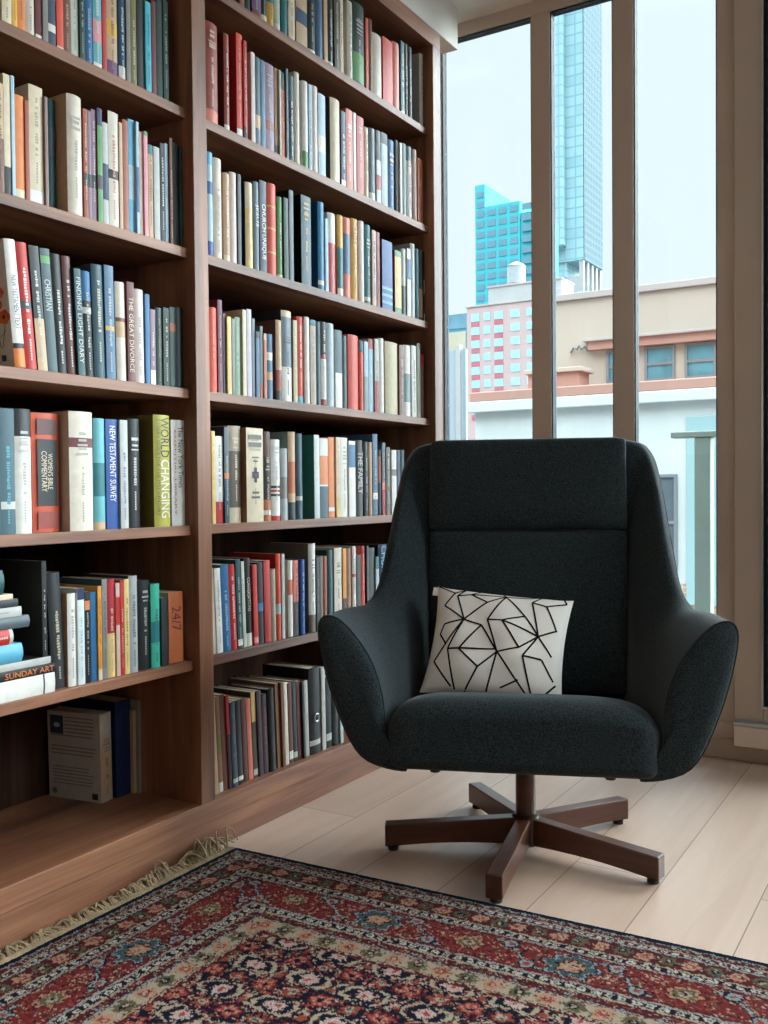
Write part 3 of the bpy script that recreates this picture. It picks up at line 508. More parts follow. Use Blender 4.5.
 ('R2', 2.7503, 0.0423, 0.2111, 0.0, 0.0351, 0.142, 'straw', 'rust', '.9,1,green;.0,.1,green', 'none', '', '', 'thick pale yellow book with green foot, fifth shelf up, window-side bay', 8081, 0.0),
 ('R2', 2.7953, 0.0321, 0.2256, 0.0, 0.0353, 0.147, 'palegrey', 'palegrey', '.0,.45,darkgreen', 'none', '', '', 'pale grey book with dark green lower half, fifth shelf up, window-side bay', 428, 0.0),
 ('R2', 2.8278, 0.0246, 0.2324, 0.0, 0.0331, 0.151, 'white', 'white', '.55,.85,blue', 'none', '', '', 'white book with blue band, fifth shelf up, window-side bay', 3229, 0.0),
 ('R2', 2.8564, 0.0319, 0.2558, 0.0, 0.0339, 0.161, 'palewhite', 'greywhite', '', 'none', '', '', 'bluish white book between white and teal ones, fifth shelf up, window-side bay', 6282, 0.0),
 ('R2', 2.8886, 0.0232, 0.244, 0.0, 0.0327, 0.169, 'teal', 'teal', '', 'none', '', '', 'teal book between bluish white and charcoal ones, fifth shelf up, window-side bay', 8810, 0.0),
 ('R2', 2.916, 0.0249, 0.2469, 0.0, 0.0335, 0.177, 'charcoal', 'charcoal', '.05,.45,tan', 'none', '', '', 'charcoal book with tan band, fifth shelf up, window-side bay', 5661, 0.0),
 ('R2', 2.9489, 0.0071, 0.246, 0.0, 0.0365, 0.16, 'charcoal', 'charcoal', '.0,.12,white;.4,.6,tanpink', 'none', '', '', 'slim charcoal book with pinkish tan band, fifth shelf up, window-side bay', 7868, 0.0),
 ('R3', 1.8249, 0.0299, 0.2127, 0.0, 0.0311, 0.148, 'vermilion', 'red', '', 'salmon', '', '', 'orange-red book against the divider, fourth shelf up, window-side bay', 1803, 0.0),
 ('R3', 1.8632, 0.0169, 0.2378, 0.0, 0.0373, 0.166, 'plum', 'plum', '', 'pink', '', '', 'plum book, fourth shelf up, window-side bay', 2430, 0.0),
 ('R3', 1.8815, 0.0112, 0.2057, 0.0, 0.0368, 0.132, 'black', 'black', '', 'none', '', '', 'black book, fourth shelf up, window-side bay', 3264, 0.0),
 ('R3', 1.8931, 0.0154, 0.199, 0.0, 0.0317, 0.124, 'straw', 'straw', '', 'none', '', '', 'pale yellow book, fourth shelf up, window-side bay', 4479, 0.0),
 ('R3', 1.9129, 0.0121, 0.1971, 0.0, 0.0337, 0.141, 'grey', 'grey', '', 'none', '', '', 'grey book between pale yellow and sage green ones, fourth shelf up, window-side bay', 7322, 0.0),
 ('R3', 1.9309, 0.0184, 0.2042, 0.0, 0.0375, 0.138, 'greengrey', 'greengrey', '', 'palegreen', '', '', 'sage green book, fourth shelf up, window-side bay', 8082, 0.0),
 ('R3', 1.9613, 0.0146, 0.228, 0.0, 0.0373, 0.157, 'cream', 'cream', '', 'none', '', '', 'cream book between sage green and lilac ones, fourth shelf up, window-side bay', 5519, 0.0),
 ('R3', 1.9785, 0.0197, 0.2325, 0.0, 0.0377, 0.156, 'lilac', 'navy', '', 'none', '', '', 'lilac book, fourth shelf up, window-side bay', 6268, 0.0),
 ('R3', 1.9992, 0.0121, 0.2103, 0.0, 0.0373, 0.145, 'greyblue', 'greyblue', '', 'none', '', '', 'grey-blue book between lilac and slate blue ones, fourth shelf up, window-side bay', 7460, 0.0),
 ('R3', 2.0117, 0.0155, 0.1779, 0.0, 0.0339, 0.12, 'slateblue', 'slateblue', '.9,1,black', 'none', '', '', 'slate blue book with black top, fourth shelf up, window-side bay', 5958, 0.0),
 ('R3', 2.0324, 0.0124, 0.1947, 0.0, 0.0369, 0.134, 'slategrey', 'slategrey', '.0,.2,rust', 'none', '', '', 'slate grey book with rust foot, fourth shelf up, window-side bay', 4776, 0.0),
 ('R3', 2.0452, 0.0123, 0.1765, 0.0, 0.0342, 0.124, 'tan', 'tan', '.0,.9,copper', 'none', '', '', 'tan book with copper brown lower half, fourth shelf up, window-side bay', 1797, 0.0),
 ('R3', 2.0589, 0.0283, 0.1777, 0.0, 0.0341, 0.12, 'slateblue', 'slateblue', '.3,.42,tan;.6,.72,white', 'none', '', '', 'slate blue book with tan band, fourth shelf up, window-side bay', 840, 0.0),
 ('R3', 2.0993, 0.026, 0.2211, 0.0, 0.0324, 0.142, 'tan', 'brown', '.0,.12,charcoal;.12,.38,brick', 'none', '', '', 'tan book with brick red band, fourth shelf up, window-side bay', 3813, 0.0),
 ('R3', 2.1259, 0.0462, 0.2524, 0.0, 0.0317, 0.17, 'greyblue', 'charcoal', '.0,.38,white;.93,1,cream', 'charcoal', '', '', 'thick grey-blue book with white lower half, fourth shelf up, window-side bay', 383, 0.0),
 ('R3', 2.1806, 0.0185, 0.2328, 0.0, 0.0357, 0.151, 'beige', 'beige', '', 'white', '', '', 'beige book between grey-blue and orange-red ones, fourth shelf up, window-side bay', 6741, 0.0),
 ('R3', 2.2037, 0.0294, 0.2469, 0.0, 0.0378, 0.169, 'vermilion', 'vermilion', '.0,.08,skyblue', 'cream', '', '', 'orange-red book with sky blue foot, fourth shelf up, window-side bay', 2344, 0.0),
 ('R3', 2.2335, 0.0242, 0.25, 0.0, 0.0328, 0.157, 'white', 'white', '', 'none', '', '', 'white book between orange-red and grey-beige ones, fourth shelf up, window-side bay', 836, 0.0),
 ('R3', 2.2607, 0.028, 0.2461, 0.0, 0.0338, 0.163, 'greybeige', 'greybeige', '.93,1,teal', 'grey', '', '', 'grey-beige book with teal top, fourth shelf up, window-side bay', 8828, 0.0),
 ('R3', 2.2904, 0.0233, 0.2441, 0.0, 0.0332, 0.156, 'slateteal', 'slateteal', '', 'none', '', '', 'dark slate book between grey-beige and white ones, fourth shelf up, window-side bay', 4617, 0.0),
 ('R3', 2.3141, 0.028, 0.2478, 0.0, 0.0322, 0.165, 'white', 'white', '.0,.08,brick;.56,.6,red;.6,1,charcoal', 'tan', '', '', 'white book with charcoal upper half, fourth shelf up, window-side bay', 6856, 0.0),
 ('R3', 2.3424, 0.0408, 0.2481, 0.0, 0.0312, 0.166, 'palegreyblue', 'palegreyblue', '', 'none', '', '', 'pale grey-blue book between white and white ones, fourth shelf up, window-side bay', 8127, 0.0),
 ('R3', 2.3913, 0.0356, 0.2349, 0.0, 0.0346, 0.163, 'white', 'white', '.45,1,slateteal', 'none', '', '', 'white book with dark slate upper half, fourth shelf up, window-side bay', 4222, 0.0),
 ('R3', 2.4356, 0.0253, 0.2234, 0.0, 0.0378, 0.156, 'slate', 'slate', '', 'none', '', '', 'slate book between white and orange-red ones, fourth shelf up, window-side bay', 2698, 0.0),
 ('R3', 2.4613, 0.0575, 0.2307, 0.0, 0.032, 0.163, 'vermilion', 'salmon', '', 'none', '', '', 'thick orange-red book between slate and orange-red ones, fourth shelf up, window-side bay', 9282, 0.0),
 ('R3', 2.5238, 0.0234, 0.218, 0.0, 0.0328, 0.136, 'vermilion', 'vermilion', '.84,1,teal', 'none', '', '', 'orange-red book with teal top, fourth shelf up, window-side bay', 9967, 0.0),
 ('R3', 2.5551, 0.0249, 0.2207, 0.0, 0.0364, 0.145, 'paleblue', 'paleblue', '.0,.5,greyteal', 'none', '', '', 'pale blue book with grey-teal lower half, fourth shelf up, window-side bay', 477, 0.0),
 ('R3', 2.5835, 0.0275, 0.2332, 0.0, 0.0366, 0.158, 'paleblue', 'paleblue', '.86,1,red', 'none', '', '', 'pale blue book with red top, fourth shelf up, window-side bay', 124, 0.0),
 ('R3', 2.6114, 0.024, 0.2358, 0.0, 0.0316, 0.148, 'palegrey', 'palegrey', '.0,.43,red', 'charcoal', '', '', 'pale grey book with red lower half, fourth shelf up, window-side bay', 9274, 0.0),
 ('R3', 2.6491, 0.0343, 0.2441, 0.0, 0.0379, 0.159, 'white', 'grey', '', 'none', '', '', 'white book between pale grey and beige ones, fourth shelf up, window-side bay', 947, 0.0),
 ('R3', 2.6838, 0.0817, 0.2384, 0.0, 0.033, 0.171, 'beige', 'beige', '', 'none', '', '', 'thick beige book between white and brown ones, fourth shelf up, window-side bay', 7408, 0.0),
 ('R3', 2.7671, 0.0317, 0.2356, 0.0, 0.0314, 0.161, 'brown', 'brown', '', 'tan', '', '', 'brown book between beige and white ones, fourth shelf up, window-side bay', 8077, 0.0),
 ('R3', 2.8024, 0.0468, 0.241, 0.0, 0.032, 0.162, 'white', 'white', '.2,.6,greyteal', 'none', '', '', 'thick white book with grey-teal band, fourth shelf up, window-side bay', 3354, 0.0),
 ('R3', 2.8547, 0.0332, 0.2456, 0.0, 0.0333, 0.171, 'white', 'white', '', 'tealdark', '', '', 'white book between white and olive grey ones, fourth shelf up, window-side bay', 7823, 0.0),
 ('R3', 2.8888, 0.0247, 0.2567, 0.0, 0.0316, 0.17, 'olivegrey', 'olivegrey', '', 'none', '', '', 'olive grey book, fourth shelf up, window-side bay', 4621, 0.0),
 ('R3', 2.9171, 0.0251, 0.2222, 0.0, 0.0315, 0.145, 'brown', 'brown', '.8,1,crimson', 'none', '', '', 'brown book with red top, fourth shelf up, window-side bay', 8400, 0.0),
 ('R4', 1.832, 0.0128, 0.234, 0.0, 0.0358, 0.155, 'straw', 'straw', '', 'orange', '', '', 'pale yellow book, third shelf up, window-side bay', 9068, 0.0),
 ('R4', 1.8481, 0.0288, 0.2223, 0.0, 0.0375, 0.156, 'white', 'white', '.0,.25,red', 'tealdark', '', '', 'white book between pale yellow and slate grey ones, third shelf up, window-side bay', 7414, 0.0),
 ('R4', 1.8773, 0.0177, 0.2469, 0.0, 0.0329, 0.176, 'slategrey', 'navy', '.0,.5,slateteal;.46,.52,orange', 'palegrey', '', '', 'slate grey book with dark slate lower half, third shelf up, window-side bay', 2089, 0.0),
 ('R4', 1.9019, 0.0502, 0.2515, 0.0, 0.0371, 0.167, 'greybeige', 'greybeige', '.16,.74,taupe;.0,.15,cream', 'cream', '', '', 'thick grey-beige book with grey-brown band, third shelf up, window-side bay', 4345, 0.0),
 ('R4', 1.9548, 0.0696, 0.2484, 0.0, 0.024, 0.175, 'cream', 'tanbrown', '', 'grey', '', 'cross', 'thick cream book with a dark cross on its spine, third shelf up, window-side bay', 8512, 0.0),
 ('R4', 2.035, 0.0355, 0.2428, 0.0, 0.0313, 0.164, 'maroonbrown', 'maroonbrown', '.0,.24,copper;.24,.72,black;.07,.12,white', 'tan', '', '', 'dark brown book with black band, third shelf up, window-side bay', 8831, 0.0),
 ('R4', 2.0796, 0.0399, 0.2233, 0.0, 0.0372, 0.156, 'white', 'white', '.0,.06,red;.3,.33,black;.35,.38,red;.40,.43,black', 'greyteal', '', '', 'white book between dark brown and silver grey ones, third shelf up, window-side bay', 6512, 0.0),
 ('R4', 2.1221, 0.032, 0.1999, 0.0, 0.0376, 0.14, 'silver', 'silver', '.3,.6,grey', 'none', '', '', 'silver grey book with grey band, third shelf up, window-side bay', 883, 0.0),
 ('R4', 2.1545, 0.0336, 0.2477, 0.0, 0.0351, 0.173, 'tan', 'greyteal', '.0,.2,charcoal;.3,.66,copper', 'none', '', '', 'tan book with copper brown band, third shelf up, window-side bay', 5990, 0.0),
 ('R4', 2.1909, 0.0293, 0.2445, 0.0, 0.0347, 0.167, 'slateteal', 'slateteal', '.22,.27,palegrey', 'none', '', '', 'dark slate book with pale grey band, third shelf up, window-side bay', 9865, 0.0),
 ('R4', 2.2716, 0.0266, 0.2441, 0.0, 0.032, 0.167, 'palewhite', 'seagreen', '', 'none', '', '', 'bluish white book between dark slate and white ones, third shelf up, window-side bay', 6301, 0.0),
 ('R4', 2.3029, 0.0423, 0.2359, 0.0, 0.0341, 0.153, 'white', 'white', '.0,.4,slateteal;.42,.78,orange', 'none', '', '', 'thick white book with dark slate lower half, third shelf up, window-side bay', 3815, 0.0),
 ('R4', 2.3521, 0.0339, 0.2413, 0.0, 0.0372, 0.153, 'orange', 'orange', '.08,.13,white', 'none', '', '', 'orange book with white band, third shelf up, window-side bay', 2724, 0.0),
 ('R4', 2.3865, 0.0228, 0.2422, 0.0, 0.0328, 0.16, 'cream', 'cream', '.0,.25,straw', 'orange', '', '', 'cream book with pale yellow foot, third shelf up, window-side bay', 2103, 0.0),
 ('R4', 2.4173, 0.0383, 0.2425, 0.0, 0.0369, 0.171, 'white', 'white', '', 'grey', '', '', 'white book between cream and white ones, third shelf up, window-side bay', 6327, 0.0),
 ('R4', 2.456, 0.0371, 0.2342, 0.0, 0.0324, 0.147, 'white', 'white', '.65,.95,blue', 'none', '', '', 'white book with blue band, third shelf up, window-side bay', 5121, 0.0),
 ('R4', 2.5002, 0.0446, 0.238, 0.0, 0.0343, 0.159, 'charcoal', 'charcoal', '', 'none', 'THE_FAMILY|palegrey|.3|.85', '', 'thick charcoal book with pale title lettering, third shelf up, window-side bay', 2393, 0.0),
 ('R4', 2.5452, 0.0248, 0.2348, 0.0, 0.0331, 0.151, 'charcoal', 'charcoal', '', 'palegrey', '', '', 'charcoal book between charcoal and tan ones, third shelf up, window-side bay', 7713, 0.0),
 ('R4', 2.5736, 0.0209, 0.2346, 0.0, 0.0333, 0.149, 'tan', 'tan', '', 'none', '', '', 'tan book between charcoal and slate blue ones, third shelf up, window-side bay', 2628, 0.0),
 ('R4', 2.5953, 0.029, 0.2613, 0.0, 0.0324, 0.174, 'slateblue', 'slateblue', '.2,.28,white', 'palegrey', '', '', 'slate blue book with white band, third shelf up, window-side bay', 2551, 0.0),
 ('R4', 2.636, 0.0205, 0.2117, 0.0, 0.0375, 0.147, 'black', 'black', '.5,.9,rust', 'none', '', '', 'black book with rust band, third shelf up, window-side bay', 9802, 0.0),
 ('R4', 2.6568, 0.0214, 0.2361, 0.0, 0.0354, 0.15, 'slategrey', 'slategrey', '.0,.35,crimson;.35,.45,salmon', 'palegrey', '', '', 'slate grey book with red lower half, third shelf up, window-side bay', 6365, 0.0),
 ('R4', 2.6786, 0.0254, 0.2219, 0.0, 0.0327, 0.154, 'taupe', 'taupe', '', 'white', '', '', 'grey-brown book between slate grey and white ones, third shelf up, window-side bay', 4957, 0.0),
 ('R4', 2.711, 0.0321, 0.2141, 0.0, 0.0313, 0.141, 'white', 'white', '.6,.7,grey', 'none', '', '', 'white book with grey band, third shelf up, window-side bay', 5646, 0.0),
 ('R4', 2.7542, 0.0194, 0.2154, 0.0, 0.0356, 0.139, 'navy', 'navy', '', 'none', '', '', 'navy book between white and dark teal ones, third shelf up, window-side bay', 1415, 0.0),
 ('R4', 2.774, 0.0291, 0.2161, 0.0, 0.0335, 0.153, 'tealdark', 'tealdark', '', 'none', '', '', 'dark teal book, third shelf up, window-side bay', 9903, 0.0),
 ('R5', 1.832, 0.0109, 0.2157, 2.5, 0.0375, 0.14, 'offwhite', 'offwhite', '', 'none', '', '', 'slim off-white book against the divider, second shelf up, window-side bay', 5365, 0.0),
 ('R5', 1.8433, 0.022, 0.2168, 2.5, 0.0339, 0.135, 'white', 'white', '', 'grey', '', '', 'white book between off-white and blue ones, second shelf up, window-side bay', 3265, 0.0),
 ('R5', 1.8674, 0.0284, 0.2243, 2.5, 0.0334, 0.159, 'blue', 'blue', '', 'paleblue', '', '', 'blue book between white and red ones, second shelf up, window-side bay', 6821, 0.0),
 ('R5', 1.8968, 0.0249, 0.2223, 2.3, 0.0325, 0.14, 'red', 'red', '', 'white', '', '', 'red book between blue and dark teal ones, second shelf up, window-side bay', 1120, 0.0),
 ('R5', 1.9282, 0.0192, 0.2335, 2.2, 0.0368, 0.153, 'tealdark', 'tealdark', '.03,.1,white', 'palegrey', '', '', 'dark teal book with white band, second shelf up, window-side bay', 9522, 0.0),
 ('R5', 1.9479, 0.0114, 0.2272, 2.0, 0.0351, 0.152, 'palegreen', 'palegreen', '', 'grey', '', '', 'pale green book, second shelf up, window-side bay', 954, 0.0),
 ('R5', 1.962, 0.0254, 0.2347, 2.0, 0.035, 0.158, 'black', 'black', '.0,.15,white', 'none', 'CONVERSATIONS|palegrey|.4|.78', '', 'black book with pale title lettering, second shelf up, window-side bay', 1055, 0.0),
 ('R5', 1.9878, 0.0175, 0.2154, 1.5, 0.031, 0.152, 'red', 'red', '.03,.1,pink', 'none', '', '', 'red book with pink band, second shelf up, window-side bay', 9158, 0.0),
 ('R5', 2.0122, 0.0229, 0.2201, 1.3, 0.0348, 0.144, 'black', 'black', '.4,.5,blue', 'none', '', '', 'black book with blue band, second shelf up, window-side bay', 5978, 0.0),
 ('R5', 2.0354, 0.0273, 0.223, 1.2, 0.0324, 0.152, 'red', 'maroon', '', 'none', '', '', 'red book between black and grey-beige ones, second shelf up, window-side bay', 7145, 0.0),
 ('R5', 2.0635, 0.0226, 0.1981, 0.5, 0.0318, 0.132, 'greybeige', 'black', '', 'none', '', '', 'grey-beige book, second shelf up, window-side bay', 2279, 0.0),
 ('R5', 2.0899, 0.0215, 0.2383, 0.5, 0.0335, 0.167, 'vermilion', 'red', '.3,.42,palegreyblue', 'none', '', '', 'orange-red book with pale grey-blue band, second shelf up, window-side bay', 1993, 0.0),
 ('R5', 2.1118, 0.0127, 0.2372, 0.0, 0.0329, 0.161, 'palegrey', 'palegrey', '', 'none', '', '', 'pale grey book between orange-red and white ones, second shelf up, window-side bay', 4649, 0.0),
 ('R5', 2.1466, 0.0214, 0.2156, 0.0, 0.036, 0.149, 'white', 'greybeige', '.55,.75,salmon', 'none', '', '', 'white book with salmon band, second shelf up, window-side bay', 3302, 0.0),
 ('R5', 2.1718, 0.0258, 0.2137, 0.0, 0.0376, 0.141, 'salmon', 'salmon', '.0,.45,charcoal', 'black', '', '', 'salmon book with charcoal lower half, second shelf up, window-side bay', 9483, 0.0),
 ('R5', 2.198, 0.0225, 0.2149, 0.0, 0.0315, 0.138, 'royalblue', 'royalblue', '', 'paleblue', '', '', 'royal blue book between salmon and white ones, second shelf up, window-side bay', 7554, 0.0),
 ('R5', 2.2417, 0.0347, 0.2581, 0.0, 0.0318, 0.169, 'white', 'taupe', '.0,.2,taupe', 'charcoal', '', '', 'white book with grey-brown foot, second shelf up, window-side bay', 9686, 0.0),
 ('R5', 2.2768, 0.0153, 0.2183, 0.0, 0.0327, 0.143, 'charcoal', 'charcoal', '', 'grey', '', '', 'charcoal book between white and grey-brown ones, second shelf up, window-side bay', 596, 0.0),
 ('R5', 2.2962, 0.0169, 0.2189, 0.0, 0.0347, 0.143, 'taupe', 'taupe', '', 'none', '', '', 'grey-brown book between charcoal and rust ones, second shelf up, window-side bay', 7004, 0.0),
 ('R5', 2.3142, 0.0228, 0.2176, 0.0, 0.0345, 0.156, 'rust', 'rust', '', 'none', '', '', 'rust book between grey-brown and dark teal ones, second shelf up, window-side bay', 3153, 0.0),
 ('R5', 2.3399, 0.0319, 0.2341, 0.0, 0.0355, 0.161, 'tealdark', 'tealdark', '.0,.13,palegrey', 'teal', '', '', 'dark teal book with pale grey foot, second shelf up, window-side bay', 4321, 0.0),
 ('R5', 2.3723, 0.0413, 0.2382, 0.0, 0.0336, 0.148, 'offwhite', 'greybeige', '', 'charcoal', '', '', 'off-white book between dark teal and amber ones, second shelf up, window-side bay', 216, 0.0),
 ('R5', 2.414, 0.0193, 0.2346, 0.0, 0.0311, 0.161, 'amber', 'amber', '.0,.35,black', 'none', '', '', 'amber book with black lower half, second shelf up, window-side bay', 8116, 0.0),
 ('R5', 2.4442, 0.0293, 0.2324, 0.0, 0.0373, 0.144, 'tanbrown', 'tanbrown', '', 'none', '', '', 'light brown book between amber and white ones, second shelf up, window-side bay', 3024, 0.0),
 ('R5', 2.4738, 0.0202, 0.2375, 0.0, 0.0339, 0.163, 'white', 'white', '.6,.64,red', 'grey', '', '', 'white book with red band, second shelf up, window-side bay', 25, 0.0),
 ('R5', 2.498, 0.0246, 0.2102, 0.0, 0.0355, 0.132, 'black', 'black', '', 'none', '', '', 'black book between white and orange-red ones, second shelf up, window-side bay', 9235, 0.0),
 ('R5', 2.526, 0.025, 0.2352, 0.0, 0.0361, 0.157, 'vermilion', 'vermilion', '.9,1,crimson', 'pink', '', '', 'orange-red book with red top, second shelf up, window-side bay', 1864, 0.0),
 ('R5', 2.5514, 0.0111, 0.2358, 0.0, 0.0316, 0.158, 'charcoal', 'charcoal', '', 'none', '', '', 'charcoal book between orange-red and black ones, second shelf up, window-side bay', 357, 0.0),
 ('R5', 2.574, 0.0349, 0.227, 0.0, 0.0377, 0.163, 'black', 'black', '', 'none', '', '', 'black book between charcoal and pale grey-blue ones, second shelf up, window-side bay', 8615, 0.0),
 ('R5', 2.6093, 0.0191, 0.197, 0.0, 0.0336, 0.129, 'palegreyblue', 'palegreyblue', '.8,1,teal', 'none', '', '', 'pale grey-blue book with teal top, second shelf up, window-side bay', 9689, 0.0),
 ('R5', 2.6293, 0.0543, 0.2347, 0.0, 0.0326, 0.167, 'navy', 'navy', '', 'none', 'CHURCH|skyblue|.45|.98', '', 'thick navy book with sky blue title lettering, second shelf up, window-side bay', 3882, 0.0),
 ('R6', 1.8135, 0.0147, 0.2481, 3.0, 0.0222, 0.157, 'tan', 'tan', '', 'none', '', '', 'tan book, bottom shelf, window-side bay', 3077, 0.0),
 ('R6', 1.8343, 0.0149, 0.2451, 3.0, 0.0258, 0.157, 'tanbrown', 'tanbrown', '.0,.1,white;.4,.6,olive', 'none', '', '', 'light brown book with olive band, bottom shelf, window-side bay', 2628, 0.0),
 ('R6', 1.8506, 0.0172, 0.2472, 3.0, 0.0253, 0.158, 'brown', 'brown', '', 'none', '', '', 'brown book between light brown and red ones, bottom shelf, window-side bay', 9301, 0.0),
 ('R6', 1.8682, 0.0124, 0.243, 3.0, 0.0215, 0.175, 'crimson', 'crimson', '.08,.12,white;.0,.58,black', 'none', '', '', 'red book with black lower half, bottom shelf, window-side bay', 8835, 0.0),
 ('R6', 1.881, 0.0195, 0.2219, 3.0, 0.0191, 0.144, 'slatenavy', 'slatenavy', '.05,.1,palegrey', 'grey', '', '', 'grey-navy book with pale grey band, bottom shelf, window-side bay', 7575, 0.0),
 ('R6', 1.9062, 0.0189, 0.2214, 3.0, 0.0221, 0.149, 'black', 'black', '.05,.1,white', 'none', '', '', 'black book with white band, bottom shelf, window-side bay', 9072, 0.0),
 ('R6', 1.9318, 0.0181, 0.2202, 3.0, 0.0259, 0.156, 'maroonbrown', 'maroonbrown', '', 'none', '', '', 'dark brown book between black and salmon ones, bottom shelf, window-side bay', 318, 0.0),
 ('R6', 1.951, 0.0184, 0.2167, 3.0, 0.025, 0.137, 'salmon', 'salmon', '', 'none', '', '', 'salmon book, bottom shelf, window-side bay', 5379, 0.0),
 ('R6', 1.9722, 0.0187, 0.2313, 2.8, 0.0255, 0.145, 'olivedark', 'olivedark', '.03,.1,palegrey;.65,1,straw', 'none', '', '', 'dark olive book with pale yellow upper half, bottom shelf, window-side bay', 2441, 0.0),
 ('R6', 1.9912, 0.0181, 0.2306, 2.8, 0.0216, 0.145, 'plumdark', 'plumdark', '', 'none', '', '', 'dark plum book between dark olive and dark plum ones, bottom shelf, window-side bay', 3134, 0.0),
 ('R6', 2.0162, 0.0204, 0.216, 2.6, 0.0253, 0.139, 'plumdark', 'plumdark', '', 'rust', '', '', 'dark plum book between dark plum and black ones, bottom shelf, window-side bay', 3945, 0.0),
 ('R6', 2.0369, 0.0279, 0.2266, 2.5, 0.0196, 0.147, 'black', 'black', '', 'none', '', '', 'black book between dark plum and light brown ones, bottom shelf, window-side bay', 5668, 0.0),
 ('R6', 2.0741, 0.0164, 0.2357, 2.3, 0.0249, 0.169, 'tanbrown', 'tanbrown', '', 'none', '', '', 'light brown book between black and brown ones, bottom shelf, window-side bay', 2157, 0.0),
 ('R6', 2.0909, 0.0096, 0.2366, 2.2, 0.0191, 0.164, 'brown', 'brown', '', 'none', '', '', 'slim brown book between light brown and off-white ones, bottom shelf, window-side bay', 4709, 0.0),
 ('R6', 2.1107, 0.0156, 0.2315, 2.0, 0.0249, 0.16, 'offwhite', 'offwhite', '', 'none', '', '', 'off-white book, bottom shelf, window-side bay', 1199, 0.0),
 ('R6', 2.1276, 0.0182, 0.2262, 2.0, 0.0241, 0.16, 'maroonbrown', 'maroonbrown', '.05,.15,white', 'none', '', '', 'dark brown book with white band, bottom shelf, window-side bay', 3889, 0.0),
 ('R6', 2.1475, 0.0172, 0.2287, 2.0, 0.0235, 0.163, 'blackgreen', 'blackgreen', '.05,.12,palegrey', 'none', '', '', 'greenish black book between dark brown and maroon ones, bottom shelf, window-side bay', 8829, 0.0),
 ('R6', 2.1697, 0.0187, 0.2245, 2.0, 0.0253, 0.14, 'maroon', 'maroon', '', 'none', '', '', 'maroon book between greenish black and charcoal ones, bottom shelf, window-side bay', 8651, 0.0),
 ('R6', 2.1888, 0.0076, 0.2196, 2.0, 0.0192, 0.142, 'charcoal', 'charcoal', '', 'none', '', '', 'slim charcoal book between maroon and pale grey ones, bottom shelf, window-side bay', 730, 0.0),
 ('R6', 2.2081, 0.0166, 0.2194, 2.0, 0.0259, 0.15, 'palegrey', 'palegrey', '', 'none', '', '', 'pale grey book between charcoal and black ones, bottom shelf, window-side bay', 5172, 0.0),
 ('R6', 2.2251, 0.0538, 0.2503, 1.0, 0.0198, 0.173, 'black', 'black', '.1,.16,palegrey', 'none', '', 'ring', 'thick black ring binder, bottom shelf, window-side bay', 1363, 0.0),
 ('R6', 2.2853, 0.0188, 0.2444, 1.0, 0.0225, 0.169, 'palegrey', 'palegrey', '', 'none', '', '', 'pale grey book between black and black ones, bottom shelf, window-side bay', 2163, 0.0),
 ('R6', 2.3088, 0.0273, 0.2112, 1.0, 0.0239, 0.15, 'black', 'black', '.1,.2,palegrey', 'none', '', '', 'black book between pale grey and greenish black ones, bottom shelf, window-side bay', 2617, 0.0),
 ('R6', 2.3365, 0.0364, 0.1985, 1.0, 0.02, 0.129, 'blackgreen', 'blackgreen', '', 'none', '', '', 'greenish black book between black and pale grey-blue ones, bottom shelf, window-side bay', 3152, 0.0),
 ('R6', 2.3759, 0.0156, 0.1775, 1.0, 0.0197, 0.12, 'palegreyblue', 'palegreyblue', '', 'none', '', '', 'pale grey-blue book, twenty-fifth from the divider, bottom shelf, window-side bay', 6749, 0.0),
]

# ================================================================ the room
W = 3.247                      # inner face of the window wall
structure('floor', -.6, 3.1, -3.2, W + .0, -.06, 0, floor_mat(), bevel=0)
structure('ceiling', -.6, 3.1, -3.2, W + .1, 2.64, 2.75, M_CEIL, bevel=0)
structure('wall_left', -.6, -.42, -3.2, W + .03, 0, 2.64, M_WALL, bevel=0)
structure('wall_back', -.6, 3.1, -3.3, -3.2, 0, 2.64, M_WALL, bevel=0)
structure('wall_right', 3.0, 3.1, -3.2, -.8, 0, 2.64, M_WALL, bevel=0)
structure('wall_above_bookcase', -.42, 0, -.2, 3.155, 2.494, 2.64, M_WALL, bevel=.002)
structure('wall_beside_window', -.42, -.135, W, W + .03, 0, 2.64, M_WALL, bevel=0)

def frame_bar(name, x0, x1, z0, z1, y0=W, y1=W + .046, mat=M_FRAME):
    return structure(name, x0, x1, y0, y1, z0, z1, mat, bevel=.003)

HEAD, SILL = 2.59, .12
frame_bar('trim_1', -.14, 3.0, HEAD, 2.64)            # head
frame_bar('trim_2', -.14, 3.0, 0, SILL, W - .004)     # sill upstand
frame_bar('trim_3', -.14, -.119, SILL, HEAD)          # jamb at the bookcase
frame_bar('trim_4', .245, .317, SILL, HEAD)           # mullions
frame_bar('trim_5', .544, .617, SILL, HEAD)
frame_bar('trim_6', .89, .9475, SILL, HEAD)

def window(n, x0, x1, z0=SILL, z1=HEAD):
    """A fixed light: gasket frame set back in the opening, pane behind it."""
    w = MB(); g = .004
    for a, b, c, d in ((x0, x0 + g, z0, z1), (x1 - g, x1, z0, z1), (x0 + g, x1 - g, z1 - g, z1), (x0 + g, x1 - g, z0, z0 + g)):
        w.box(a, b, W + .006, W + .044, c, d)
    f = w.build('window_%d' % n, M_GASKET, kind='structure', bevel=.002)
    MB().box(x0 + g, x1 - g, W + .028, W + .034, z0 + g, z1 - g).build('pane', M_GLASS, f)
    return f
window(1, -.119, .245); window(2, .317, .544); window(3, .617, .89)
# track lines on the sill beside the door
frame_bar('trim_7', .617, .946, .062, .070, W - .008, W + .02, M_FRAME)
frame_bar('trim_8', .617, .946, .076, .086, W - .006, W + .02, M_FRAME)

